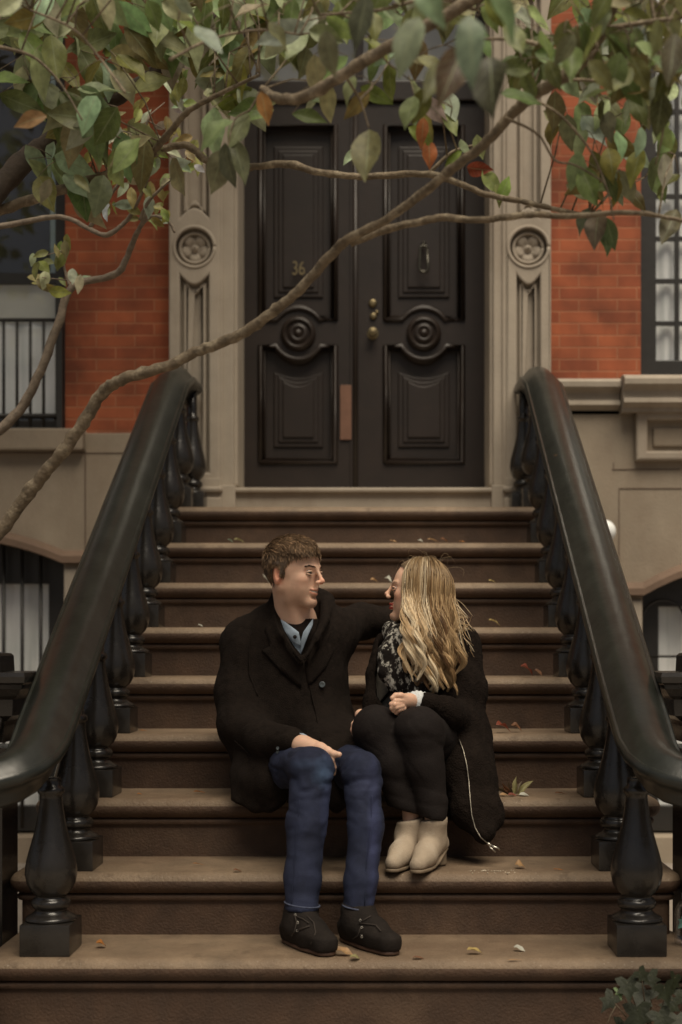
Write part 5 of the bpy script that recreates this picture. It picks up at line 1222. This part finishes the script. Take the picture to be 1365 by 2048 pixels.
class Leaves:
    def __init__(s): s.v = []; s.f = []; s.uv = []; s.c = []
    def leaf(s, base, dr, nrm, L, wf=.5, fold=.25, curl=.3, tint=(.15, .18, .08), n=8, twist=0.0, wav=.05):
        base, dr, nrm = Vector(base), Vector(dr).normalized(), Vector(nrm); sd_ = dr.cross(nrm)
        if sd_.length < 1e-3: sd_ = Vector((1, 0, 0))
        sd_.normalize(); nrm = sd_.cross(dr).normalized(); k = len(s.v); ph = random.uniform(0, 6)
        for i in range(n + 1):
            t = i / n; w = (math.sin(math.pi * min(1, t ** .82)) ** .8 if 0 < t < 1 else 0) * (1 - .35 * max(0, t - .6) / .4) * L * wf * .5
            if t > .86: w *= (1 - (t - .86) / .14 * .55)
            w = max(w, L * .004); c_ = base + dr * (L * t * (1 - .12 * curl * t)) - nrm * (curl * L * .35 * t * t)
            tw = twist * t; a = sd_ * math.cos(tw) + nrm * math.sin(tw); q = nrm * math.cos(tw) - sd_ * math.sin(tw)
            for j in range(-2, 3):
                u = j / 2; s.v.append(tuple(c_ + a * (u * w) + q * (abs(u) * w * fold + wav * w * math.sin(t * 9 + ph + j) * abs(u)))); s.uv.append((u, t)); s.c.append((*tint, 1))
        for i in range(n):
            for j in range(4): s.f.append((k + i * 5 + j, k + i * 5 + j + 1, k + (i + 1) * 5 + j + 1, k + (i + 1) * 5 + j))
    def build(s, name, m, parent):
        b = MB(); b.v = s.v; b.f = s.f; b.mi = [0] * len(s.f); b.sm = [True] * len(s.f); b.uv = s.uv; o = b.build(name, m, parent)
        at = o.data.color_attributes.new('tint', 'FLOAT_COLOR', 'POINT'); at.data.foreach_set('color', np.array(s.c, dtype=np.float32).ravel()); return o
def catmull(P, k=6):
    out = []; n = len(P)
    for i in range(n - 1):
        p0, p1, p2, p3 = P[max(0, i - 1)], P[i], P[i + 1], P[min(n - 1, i + 2)]
        for j in range(k):
            t = j / k; out.append(tuple(.5 * ((2 * b_) + (-a + c) * t + (2 * a - 5 * b_ + 4 * c - d_) * t * t + (-a + 3 * b_ - 3 * c + d_) * t ** 3) for a, b_, c, d_ in zip(p0, p1, p2, p3)))
    out.append(tuple(P[-1])); return out
def limb(b, rows, extra=None, k=7, n=10):   # rows: px, py, d, radius in photo pixels
    rows = [(x, y, d + (DD if d < 4 else 0), r * .82) for x, y, d, r in rows]
    Q = catmull([(*W(x, y, d), r * d / F_PX) for x, y, d, r in rows], k)
    if extra: Q = Q + catmull([Q[-1]] + extra, k)
    g = random.Random(int(rows[0][0]) + 11); R_ = []
    for i, q in enumerate(Q):
        kn = 1.0 + (.15 if g.random() < .08 else 0) + g.uniform(-.06, .06); R_.append(q[3] * kn)
    P = [Vector(q[:3]) + Vector((g.uniform(-1, 1), 0, g.uniform(-1, 1))) * q[3] * .16 for q in Q]
    b.tube(P, R_, n); return P
tree = empty('dogwood_tree', (-1.62, 3.0, 0), 'dogwood tree with pale green leaves and a long crooked branch across the doorway', 'tree')
DD = .38
TW = []                                   # points on branches that twigs may spring from
DBARK = mat('dark_bark', (.045, .032, .022), .9, .4, 30, .8, 90)
def branch(name, rows, extra=None, parent=tree, k=7):
    b = MB(); P = limb(b, rows, extra, k); TW.extend(P); return b.build(name, DBARK if rows[0][0] == 430 else BARK, parent)
b = MB(); tp = [(-1.62, 2.90, -.05, .16), (-1.61, 2.90, .08, .115), (-1.60, 2.92, .5, .098), (-1.57, 2.94, 1.0, .09), (-1.60, 2.9, 1.6, .082), (-1.66, 2.84, 2.3, .07), (-1.62, 2.80, 3.0, .055), (-1.5, 2.8, 3.8, .04)]
Q = catmull(tp, 6); b.tube([q[:3] for q in Q], [q[3] * (1 + .05 * math.sin(i * 2.1)) for i, q in enumerate(Q)], 16); b.build('trunk', BARK, tree)
branch('branch', [(1262, -90, 2.45, 19), (1235, -20, 2.5, 19), (1196, 70, 2.55, 18), (1160, 125, 2.6, 17), (1082, 182, 2.65, 15), (1040, 212, 2.7, 14), (975, 282, 2.75, 12.5), (915, 330, 2.8, 12), (850, 384, 2.85, 11.5), (772, 440, 2.9, 11), (700, 478, 2.95, 12), (668, 505, 3.0, 12), (604, 575, 3.05, 12), (545, 625, 3.1, 12), (470, 675, 3.15, 13), (392, 704, 3.2, 13), (340, 730, 3.22, 13), (250, 757, 3.26, 14), (206, 786, 3.3, 15), (168, 845, 3.33, 15), (112, 920, 3.36, 15), (58, 985, 3.4, 16), (0, 1062, 3.42, 17), (-90, 1170, 3.4, 20)], [(-1.20, 3.2, .85, .032), (-1.57, 2.95, .62, .05)])
branch('branch', [(1420, 455, 2.75, 5), (1340, 436, 2.78, 5), (1260, 425, 2.8, 6), (1150, 432, 2.85, 7), (1060, 430, 2.88, 8), (960, 440, 2.9, 8), (885, 436, 2.92, 9), (820, 448, 2.94, 9), (760, 463, 2.96, 10), (700, 489, 2.97, 9)])
branch('branch', [(1180, 432, 3.0, 5), (1110, 418, 3.02, 6), (1040, 402, 3.05, 7), (970, 388, 3.1, 7), (900, 360, 3.12, 8), (842, 348, 3.15, 8), (720, 353, 3.2, 8), (640, 345, 3.2, 8), (572, 328, 3.25, 9), (500, 334, 3.3, 8), (420, 324, 3.3, 8), (376, 292, 3.3, 9), (320, 300, 3.32, 10), (262, 334, 3.35, 11), (180, 360, 3.4, 12), (60, 400, 3.45, 13), (-60, 442, 3.45, 14)], [(-1.35, 3.1, 1.9, .025), (-1.62, 2.87, 1.7, .04)])
branch('branch', [(520, 150, 3.1, 4), (440, 188, 3.15, 6), (378, 222, 3.2, 7), (342, 262, 3.25, 8), (300, 312, 3.32, 9)])
branch('branch', [(1010, -40, 2.5, 17), (880, 40, 2.55, 16), (770, 98, 2.6, 15), (690, 148, 2.65, 14), (612, 192, 2.7, 14), (560, 197, 2.75, 13), (524, 178, 2.8, 9)])
branch('branch', [(430, 30, 3.5, 11), (340, 120, 3.5, 14), (250, 185, 3.5, 17), (165, 240, 3.5, 20), (90, 290, 3.5, 24), (20, 350, 3.45, 28), (-80, 470, 3.3, 32)], [(-1.25, 3.1, 1.6, .045), (-1.6, 2.9, 1.25, .06)])
for rows in ([(1160, 125, 2.6, 7), (1080, 90, 2.6, 5), (1010, 78, 2.6, 4), (930, 82, 2.6, 3)], [(1200, 60, 2.55, 8), (1290, 45, 2.55, 6), (1400, 30, 2.5, 5)], [(1080, 182, 2.65, 5), (1150, 160, 2.65, 4), (1240, 170, 2.7, 3), (1330, 190, 2.7, 3)],
             [(1010, 235, 2.7, 4), (1075, 268, 2.7, 3), (1110, 320, 2.72, 3), (1150, 330, 2.72, 2.5), (1210, 365, 2.72, 2)], [(1060, 195, 2.7, 4), (1120, 230, 2.7, 3), (1180, 300, 2.7, 3), (1215, 380, 2.7, 2.5), (1228, 440, 2.7, 2)], [(1300, -20, 2.6, 5), (1318, 100, 2.6, 4), (1330, 230, 2.65, 3), (1312, 330, 2.7, 2)],
             [(950, 20, 2.6, 5), (870, -5, 2.6, 5), (760, 20, 2.6, 4), (640, 30, 2.65, 3)], [(-30, 90, 2.9, 5), (60, 110, 2.9, 4), (120, 165, 2.9, 3), (165, 240, 2.85, 2.5)], [(250, 185, 2.7, 4), (210, 130, 2.8, 3), (150, 60, 2.8, 3), (60, 20, 2.8, 3)], [(340, 120, 2.65, 5), (420, 80, 2.7, 4), (520, 60, 2.7, 3), (600, 70, 2.7, 2.5)], [(520, 185, 2.8, 4), (500, 220, 2.8, 3), (470, 240, 2.8, 2), (455, 300, 2.8, 2)],
             [(860, 345, 3.15, 5), (905, 305, 3.15, 4), (950, 290, 3.15, 2.5)], [(690, 150, 2.65, 4), (720, 200, 2.7, 3), (738, 255, 2.7, 2)]):
    b = MB(); P = limb(b, rows, None, 5, 6); TW.extend(P); b.build('twig', BARK, tree)
lv = Leaves(); twb = MB(); rd = random.Random(5)
GR = [(.16, .185, .065), (.235, .28, .13), (.33, .385, .22), (.12, .122, .035), (.21, .215, .055), (.42, .48, .32)]
def put(px, py, d, Lpx, ang=None, tone=None, stem=True, flat=None):
    """one leaf hanging about photo pixel px, py; ang: 0 hangs straight down, positive swings to the right"""
    ang = rd.gauss(0, 38) if ang is None else ang
    dr = Vector((math.sin(R(ang)), rd.uniform(-.45, .45), -math.cos(R(ang)))); L = Lpx * d / F_PX * rd.uniform(.88, 1.1)
    c = W(px, py, d); base = c - dr.normalized() * L * .5
    nr = Vector((rd.gauss(0, .55), -1, rd.gauss(.35, .5))) if flat is None else Vector(flat)
    t = tone if tone is not None else GR[rd.choices(range(6), [16, 28, 22, 7, 18, 9])[0]]
    t = tuple(x * rd.uniform(.8, 1.2) for x in t)
    lv.leaf(base, dr, nr, L, rd.uniform(.40, .54), rd.uniform(.05, .5), rd.uniform(-.1, .9), t, twist=rd.gauss(0, .6), wav=.16)
    return base
def cluster(px, py, d, n, Lpx=92, tone=None, spread=26):
    d = d + DD; c = W(px, py - 30, d); near = min(TW, key=lambda p: (p - c).length); m = (near + c) / 2 + Vector((rd.uniform(-.02, .02), 0, rd.uniform(.0, .03)))
    if (near - c).length < .24: twb.tube([near, m, c], [.0026, .0020, .0014], 5)
    for k in range(n):
        base = put(px + rd.gauss(0, spread), py + rd.gauss(4, spread * .8), d + rd.gauss(0, .05), Lpx, rd.gauss(0, 45), tone)
        twb.tube([c, (c + base) / 2 + Vector((0, 0, .006)), base], [.0013, .001, .0009], 4)
OR = (.34, .15, .05); YB_ = (.30, .22, .09)
for x, y, d in [(40, 60, 2.9), (110, 40, 2.9), (165, 30, 3.0), (95, 120, 2.8), (150, 185, 2.8), (60, 190, 2.9), (135, 235, 2.85), (185, 240, 2.8), (205, 90, 3.0), (255, 80, 3.0), (245, 165, 2.9), (275, 300, 2.9), (205, 290, 2.85), (140, 290, 2.9), (115, 350, 3.0), (160, 360, 3.0), (310, 55, 2.9),
                (365, 40, 2.9), (340, 110, 3.0), (420, 90, 2.85), (460, 135, 2.8), (500, 55, 2.8), (545, 25, 2.8), (530, 100, 2.8), (440, 160, 2.85), (475, 215, 2.8), (585, 70, 2.75), (625, 45, 2.7), (600, 110, 2.8), (655, 135, 2.75), (640, 195, 2.8), (665, 60, 2.7), (720, 35, 2.6), (745, 110, 2.7), (780, 150, 2.7), (745, 195, 2.65),
                (820, 190, 2.6), (800, 60, 2.6), (850, 40, 2.5), (890, 120, 2.6), (850, 230, 2.9), (905, 245, 2.9), (1060, 90, 2.7), (1100, 130, 2.7), (1135, 170, 2.8), (1185, 145, 2.8), (1215, 120, 2.8), (1175, 60, 2.7), (1245, 55, 2.6), (1290, 80, 2.5), (1345, 60, 2.5), (1130, 240, 2.9), (1165, 210, 2.9), (1210, 225, 2.9),
                (1220, 270, 2.85), (1190, 310, 2.9), (1150, 345, 2.9), (1245, 305, 2.9), (1295, 270, 2.8), (1300, 195, 2.7), (1345, 190, 2.6), (1325, 300, 2.8), (1350, 340, 2.8), (1200, 385, 2.9), (1240, 375, 2.9), (1290, 385, 2.9), (1020, 40, 2.7), (960, 60, 2.6)]:
    cluster(x, y, d + (.38 if x < 560 else .1), 6 if x < 560 else 4 if x < 700 else 3, 102 if x < 560 else 84 if x < 700 else 76, spread=30 if x < 560 else 26)
for _ in range(115):                       # dense top edge
    x = rd.uniform(-20, 1385); cluster(x, rd.uniform(-60, 42), rd.uniform(2.5, 3.5), 1, rd.uniform(70, 95))
for _ in range(40): cluster(rd.uniform(1040, 1375), rd.uniform(10, 170), rd.uniform(2.4, 3.1), 2, 85, GR[rd.choice((0, 0, 3))])
# single leaves that stand out in the photograph
for a in [(735, 312, 2.62, 125, -4, (.15, .165, .07)), (425, 262, 2.75, 95, -62, (.19, .24, .10)), (475, 262, 2.8, 90, -28, (.17, .20, .09)), (530, 218, 2.75, 70, 12, OR), (58, 240, 2.85, 78, -72, YB_), (700, 315, 3.2, 42, -30, GR[5]), (455, 335, 2.8, 95, 3, (.15, .18, .09)), (432, 345, 2.82, 100, -24, (.20, .235, .14)), (480, 325, 2.8, 90, 14, (.13, .15, .06)), (560, 70, 2.75, 120, -68, GR[5]),
          (860, 310, 3.0, 60, 4, OR), (845, 268, 2.9, 60, -5, OR), (1265, 160, 2.7, 100, 12, (.30, .20, .08)), (1222, 145, 2.7, 70, 10, (.30, .18, .08)), (1192, 458, 2.85, 92, -12, (.15, .17, .08)), (1222, 470, 2.85, 75, 16, (.12, .13, .05)), (1165, 445, 2.88, 70, -22, (.17, .19, .10)), (1212, 480, 2.86, 80, 2, (.12, .13, .05)), (1338, 455, 2.8, 95, -24, (.12, .14, .06)),
          (960, 340, 3.15, 62, 70, (.20, .06, .03)), (985, 365, 3.15, 60, 40, (.26, .30, .10)), (1012, 375, 3.15, 60, 150, (.24, .30, .10)), (1000, 392, 3.15, 46, 20, (.22, .27, .10)), (930, 300, 3.1, 50, 25, GR[5]), (905, 320, 3.15, 55, -50, GR[4]), (960, 295, 3.1, 55, 15, GR[2]),
          (1150, 345, 2.85, 85, -12, GR[1]), (1180, 375, 2.85, 90, 20, GR[0]), (1225, 330, 2.9, 85, 10, GR[4]), (1270, 335, 2.9, 90, -20, GR[4]), (1320, 230, 2.6, 90, -6, (.07, .07, .03)), (90, 385, 3.0, 60, -25, GR[1]), (165, 368, 3.0, 55, 40, GR[0])]:
    put(a[0], a[1], a[2] + DD, *a[3:])
# near, softly out-of-focus leaves
for a in [(812, 90, 1.75, 150, -24, (.19, .23, .13)), (945, 95, 1.55, 195, 4, (.17, .21, .13)), (1015, 30, 1.6, 130, 38, (.15, .18, .10)), (862, 5, 1.6, 130, 20, (.26, .32, .22)), (905, 150, 1.7, 150, -18, (.10, .07, .03)), (985, 170, 1.7, 140, 2, (.05, .05, .025)), (870, 160, 1.75, 120, -30, (.16, .12, .06)), (720, 50, 1.9, 120, -14, (.12, .12, .06)), (1345, 120, 1.9, 110, -8, (.06, .06, .025)), (660, 110, 2.0, 90, 12, (.15, .16, .08))]:
    put(a[0], a[1], a[2] + .75, *a[3:], flat=(rd.gauss(0, .3), -1, rd.gauss(.1, .3)))
# unseen crown leaves overhead, added to shade the left side of the house
for _ in range(800):
    x, y, z = rd.triangular(-3.4, .3, -1.6), rd.uniform(1.7, 6.1), rd.uniform(3.25, 5.0)
    if z < CZ + (VY + 40) * y / F_PX + .05: continue
    lv.leaf((x, y, z), (rd.gauss(0, 1), rd.gauss(0, 1), -.5), (rd.gauss(0, .5), rd.gauss(0, .5), 1), 0.14, .6, .2, .3, GR[rd.randrange(5)], n=3)
for _ in range(1300):  # unseen leaves massed in the sun's path to shade the left brick
    lv.leaf((rd.uniform(-2.8, -.35), rd.uniform(4.8, 6.25), rd.uniform(4.25, 5.6)), (rd.gauss(0, 1), rd.gauss(0, 1), -.5), (rd.gauss(0, .4), rd.gauss(0, .4), 1), .15, .6, .2, .3, GR[rd.randrange(5)], n=3)
b = MB()
for k in range(7):
    a = rd.uniform(-.5, 1.4); q = Vector((-1.55, 2.8, 3.0 + .1 * k)); e = q + Vector((rd.uniform(.6, 2.3), rd.uniform(-.8, 1.8), rd.uniform(.5, 1.1))); b.tube([q, (q + e) / 2 + Vector((0, 0, .15)), e], [.035, .02, .006], 8)
b.build('upper_branches', BARK, tree)
lv.build('crown', LEAF, tree); tag(twb.build('leaf_stems', BARK, tree), kind='stuff')

# the slighter tree behind, close to the house on the left
t2 = empty('young_tree', (-1.75, 5.15, 0), 'slender young tree with small yellowish leaves before the left brick wall', 'tree')
TW = []; BARK2 = mat('pale_bark', (.20, .16, .12), .85, .4, 40, .8, 120)
def branch2(rows, extra=None):
    b = MB(); P = limb(b, rows, extra, 6, 8); TW.extend(P); b.build('branch', BARK2, t2)
b = MB(); Q = catmull([(-1.75, 5.15, -.05, .06), (-1.74, 5.15, .5, .045), (-1.70, 5.13, 1.1, .036), (-1.72, 5.1, 2.0, .028), (-1.62, 5.1, 3.2, .016)], 6); b.tube([q[:3] for q in Q], [q[3] for q in Q], 10); b.build('trunk', BARK2, t2)
branch2([(300, 400, 4.9, 4), (285, 445, 4.9, 5), (268, 480, 4.95, 7), (235, 545, 5.0, 8), (146, 574, 5.0, 9), (120, 640, 5.0, 10), (82, 740, 5.02, 11), (40, 820, 5.05, 12), (-30, 885, 5.05, 13)], [(-1.55, 5.1, 1.45, .03), (-1.70, 5.12, 1.15, .035)])
branch2([(300, 350, 4.8, 3), (278, 400, 4.85, 4), (255, 440, 4.9, 5), (215, 470, 4.9, 6), (180, 458, 4.95, 6), (125, 434, 5.0, 6), (60, 442, 5.0, 7), (-40, 462, 5.0, 8)], [(-1.70, 5.1, 2.1, .025)])
branch2([(350, 465, 4.9, 3), (335, 440, 4.9, 4), (300, 435, 4.9, 5), (270, 470, 4.92, 5)]); branch2([(380, 300, 4.8, 2.5), (350, 350, 4.8, 3), (300, 400, 4.85, 4), (280, 440, 4.88, 4)]); branch2([(300, 230, 4.8, 2.5), (262, 330, 4.85, 3), (215, 400, 4.9, 4), (180, 455, 4.95, 5)])
branch2([(130, 500, 4.95, 2.5), (128, 530, 5.0, 3), (140, 572, 5.0, 4)])
lv = Leaves(); twb = MB(); YG = [(.26, .27, .07), (.38, .40, .28), (.20, .21, .07), (.46, .50, .42), (.34, .28, .10)]
for x, y, s in [(215, 250, 26), (250, 300, 26), (300, 255, 26), (330, 320, 26), (230, 340, 22), (280, 360, 24), (200, 400, 20), (260, 410, 18), (310, 390, 20), (350, 270, 20), (380, 330, 18), (330, 205, 26), (120, 490, 16), (95, 510, 16), (130, 530, 12), (85, 555, 12), (110, 575, 10), (160, 565, 8), (330, 440, 10), (210, 290, 22), (290, 310, 24)]:
    c = W(x, y, 4.9)
    near = min(TW, key=lambda p: (p - c).length); twb.tube([near, (near + c) / 2, c], [.003, .002, .0015], 4)
    for _ in range(7 if y < 460 else 4): put(x + rd.gauss(0, s), y + rd.gauss(0, s * .8), 4.9 + rd.gauss(0, .12), rd.uniform(28, 46), rd.gauss(0, 55), YG[rd.choices(range(5), [30, 20, 25, 12, 13])[0]])
for _ in range(9): put(375 + rd.gauss(0, 26), 165 + rd.gauss(0, 26), 4.7, 40, None, YG[2])
lv.build('crown', LEAF, t2); tag(twb.build('leaf_stems', BARK2, t2), kind='stuff')

# ------------------------------------------------------------------ fallen leaves and small things
LCOL = dict(tan=(.42, .25, .12), orange=(.40, .16, .04), brown=(.20, .09, .045), yellow=(.48, .36, .14), olive=(.30, .27, .12), pale=(.52, .52, .45), red=(.22, .05, .03), dark=(.14, .10, .06), green=(.30, .40, .30))
def fallen(px, py, i, L, rot, col, label, curl=.8, wf=.5, lift=0.0, tiltn=None):
    z = RI * i; d = F_PX * (CZ - z) / (py - VY) if (i <= 4) else D0 + TR * (i - 1) + .035
    d = min(max(d, D0 + TR * (i - 1) + .012), D0 + TR * i); x = CX + (px - VX) * d / F_PX
    if d < D0 + TR * (i - 1) + .03: z -= .003
    dr = Vector((math.cos(R(rot)), math.sin(R(rot)), .02)); q = Leaves(); base = Vector((x, d, z + .004 + curl * L * .10)) - dr * L * .5
    q.leaf(base, dr, tiltn or (0, -.25, 1), L, wf, .45, curl, LCOL[col], n=8, twist=rd.uniform(-.4, .4), wav=.25)
    zm = min(v[2] for v in q.v); q.v = [(a, b_, c - zm + z + .0015) for a, b_, c in q.v]
    t = empty('fallen_leaf', (x, d, z), label, 'fallen leaf', 'dry leaves fallen on the steps'); bpy.data.objects.remove(t)
    o = q.build('fallen_leaf', LEAF, None); me = o.data; me.transform(Matrix.Translation((-x, -d, -z))); o.location = (x, d, z); tag(o, label, 'fallen leaf', 'dry leaves fallen on the steps')
for a in [(205, 1896, 1, .034, 30, 'orange', 'small crumpled orange leaf on the bottom step near the left baluster', 1.2, .8), (690, 1912, 1, .055, -8, 'tan', 'long tan leaf lying at the toe of the black shoe on the bottom step'), (712, 1918, 1, .034, 25, 'olive', 'short olive leaf between the two black shoes'),
          (838, 1917, 1, .034, 8, 'brown', 'thin brown leaf just right of the black shoes', .5, .3), (952, 1909, 1, .048, 10, 'yellow', 'yellow pointed leaf on the bottom step, below the dangling coat zip'), (1040, 1903, 1, .036, -30, 'pale', 'pale grey green leaf flake on the bottom step'), (1030, 1924, 1, .040, 2, 'tan', 'straight pale stalk-like leaf near the bottom step edge', .1, .10),
          (398, 1732, 2, .036, 6, 'orange', 'thin curled orange leaf at the left of the second step', .6, .16), (477, 1744, 2, .030, 10, 'brown', 'small brown leaf on the second step edge, left of the jeans', .8, .4), (1042, 1737, 2, .034, 5, 'tan', 'folded tan leaf on the second step below the coat hem', .9, .9), (1118, 1742, 2, .034, 4, 'orange', 'thin orange leaf on the second step towards the right baluster', .4, .18),
          (400, 1587, 3, .040, 3, 'orange', 'flat orange brown leaf on the third step at the left', .4, .3), (280, 1590, 3, .018, 3, 'orange', 'tiny orange fleck on the third step by the left baluster', .4, .5), (1122, 1589, 3, .040, 3, 'brown', 'flat rusty leaf on the third step near the right baluster', .3, .3),
          (1010, 1466, 4, .060, 10, 'red', 'dark red leaf on the fourth step beside the woman\'s coat', 1.3, .7), (1035, 1465, 4, .045, -20, 'brown', 'brown curled leaf touching the dark red one on the fourth step', 1.5, .7), (287, 1463, 4, .030, 0, 'orange', 'orange sliver on the fourth step by the left baluster', .3, .2),
          (1058, 1350, 5, .060, 15, 'red', 'curled dark red leaf on the fifth step', 1.8, .7), (1078, 1350, 5, .040, -35, 'brown', 'upturned brown leaf next to the red one on the fifth step', 1.6, .6), (402, 1252, 6, .020, 0, 'pale', 'tiny white petal on the sixth step at the left', 1.0, .8), (992, 1252, 6, .055, 5, 'yellow', 'yellow leaf with raised tips on the sixth step', 1.4, .4),
          (536, 1168, 7, .045, 60, 'pale', 'cream coloured leaf standing on the step behind the man\'s neck', 1.6, .8), (750, 1162, 7, .035, 5, 'tan', 'tan leaf on the seventh step left of the woman\'s hair', 1.0, .7), (778, 1160, 7, .035, -30, 'pale', 'pale leaf touching the woman\'s hair on the seventh step', 1.6, .8), (985, 1162, 7, .030, 5, 'yellow', 'small yellow leaf on the seventh step at the right', .8, .5),
          (480, 1080, 8, .05, 4, 'olive', 'olive leaf on the eighth step at the left', .8, .5), (462, 1081, 8, .03, 40, 'green', 'pale green leaf overlapping the olive one on the eighth step', 1.2, .6), (788, 1081, 8, .035, 5, 'tan', 'tan leaf on the eighth step near its middle', .7, .5), (842, 1080, 8, .03, -20, 'pale', 'pale leaf on the eighth step right of its middle', 1.0, .6), (868, 1080, 8, .055, 3, 'tan', 'long tan leaf in the row on the eighth step', .8, .3), (890, 1079, 8, .04, 20, 'brown', 'brown leaf ending the row on the eighth step', 1.1, .6), (925, 1081, 8, .03, 0, 'orange', 'small orange leaf apart from the row on the eighth step', .6, .4)]:
    fallen(*a)
# the shrivelled, upright leaf beside the coat
c = Vector(W(1028, 1588, 4.37)); c.z = RI * 3; q = Leaves()
for a, L, tn in [(-62, .062, 'dark'), (-20, .04, 'dark'), (8, .058, 'olive'), (28, .05, 'dark'), (52, .075, 'olive'), (-40, .045, 'brown')]:
    dr = Vector((math.sin(R(a)), rd.uniform(-.3, .3), math.cos(R(a)))); q.leaf(c + Vector((a * .0002, 0, .004)), dr, (0, -1, .2), L, .28, .9, -.7 if a < 0 else .6, LCOL[tn], n=7, twist=1.0, wav=.3)
for dx, cl, L in ((-.02, 'red', .03), (.014, 'pale', .035), (-.045, 'tan', .03)): q.leaf(c + Vector((dx, -.02, .004)), (1, .1, .05), (0, -.4, 1), L, .6, .4, .5, LCOL[cl], n=6)
o = q.build('curled_leaf', LEAF, None); zm = min(v.co.z for v in o.data.vertices); o.data.transform(Matrix.Translation((-c.x, -c.y, -zm))); o.location = (c.x, c.y, RI * 3 + .001); tag(o, 'large shrivelled leaf with fingers curling upwards on the third step beside the coat', 'dried leaf', 'dry leaves fallen on the steps')
b = MB()
for _ in range(38):
    x = CX + (rd.triangular(915, 1040, 985) - VX) * 3.99 / F_PX; y = D0 + TR + rd.uniform(.010, .060); z = RI * 2 - .0025 * (y < D0 + TR + .03); s = rd.uniform(.0008, .0030)
    b.lathe([(0, 0), (s, s * .3), (s * .8, s * .9), (0, s)], (x, y, z), 6)
tag(b.build('crumbs', mat('pale_crumbs', (.50, .44, .34), .9, .2, 60, 0)), 'scatter of pale crumbs on the edge of the second step', 'crumbs', kind='stuff')
# ivy at the lower right corner
ivy = empty('ivy_plant', (1.02, 3.50, 0), 'dark green ivy climbing the bottom step at the right corner', 'ivy')
IV = mat('ivy_leaf', (.015, .018, .008), .55, .35, 30, .4, 120, spec=.25); b = MB(); sb = MB()
def ivy_leaf(b, c, s, rot, nr, mi=0):
    nr = Vector(nr).normalized(); up = Vector((math.sin(R(rot)), 0, -math.cos(R(rot)))); up = (up - nr * up.dot(nr)).normalized(); sd_ = up.cross(nr)
    out = [(0, -.12), (.22, -.30), (.52, -.22), (.42, .05), (.30, .18), (.52, .42), (.24, .48), (.14, .62), (0, 1.0)]
    out = out + [(-x, y) for x, y in out[-2:0:-1]]; v = [c + sd_ * (x * s) + up * (y * s) + nr * (.12 * s * abs(x) - .10 * s * y * y) for x, y in out]
    b.add([c + up * (.15 * s)] + v, [(0, 1 + k, 1 + (k + 1) % len(v)) for k in range(len(v))], mi, True)
for x, y, s, r_ in [(1255, 1965, 46, 10), (1290, 1985, 52, -25), (1330, 1975, 44, 30), (1275, 2020, 56, 5), (1320, 2030, 50, 20), (1345, 2000, 45, -10), (1225, 1995, 40, -30), (1238, 1980, 22, 0), (1300, 1950, 36, 15), (1355, 2035, 40, 0), (1250, 2050, 50, -15), (1310, 2065, 50, 10), (1350, 1955, 36, -30), (1280, 1945, 30, 40), (1365, 1985, 40, 10), (1340, 2070, 50, -20)]:
    d = 3.50 + rd.uniform(-.07, .07); c = W(x, y, d); ivy_leaf(b, c, s * d / F_PX, r_, (rd.gauss(0, .35), -1, rd.uniform(.2, .9)), 1 if s == 22 else 0); sb.tube([c, c + Vector((.01, .03, -.02)), W(1300, 2090, 3.56)], [.0012, .0015, .0025], 5)
b.build('ivy_leaves', [IV, mat('ivy_young', (.10, .15, .06), .5, .2, 30, .3, 100)], ivy); sb.tube([W(1210, 2060, 3.5), W(1222, 2030, 3.49), W(1232, 2012, 3.5)], .0016, 5); sb.build('ivy_stem', BARK, ivy)
# water bottle with cut ivy, right edge
bx, by, bz = .935, 3.86, RI + .001
bot = empty('glass_bottle', (bx, by, bz), 'clear bottle with white cap and green leaves inside at the right edge', 'bottle')
b = MB(); b.lathe([(.030, 0), (.038, .004), (.040, .02), (.040, .088), (.037, .104), (.027, .116), (.017, .121), (.016, .128)], (bx, by, bz), 28); o = b.build('bottle_body', GLASS, bot)
b = MB(); b.lathe([(.018, .124), (.0185, .127), (.0185, .139), (.017, .141), (0, .141)], (bx, by, bz), 24); b.build('bottle_cap', WHITE, bot)
b = MB(); TE_ = mat('wet_leaf', (.16, .34, .29), .3, .3, 40, .3, 100)
for k in range(9): ivy_leaf(b, Vector((bx + rd.uniform(-.018, .018), by + rd.uniform(-.015, .012), bz + rd.uniform(.03, .08))), rd.uniform(.022, .034), rd.uniform(-60, 60), (rd.gauss(0, .4), -1, rd.gauss(0, .4)))
b.build('cut_leaves', TE_, bot)
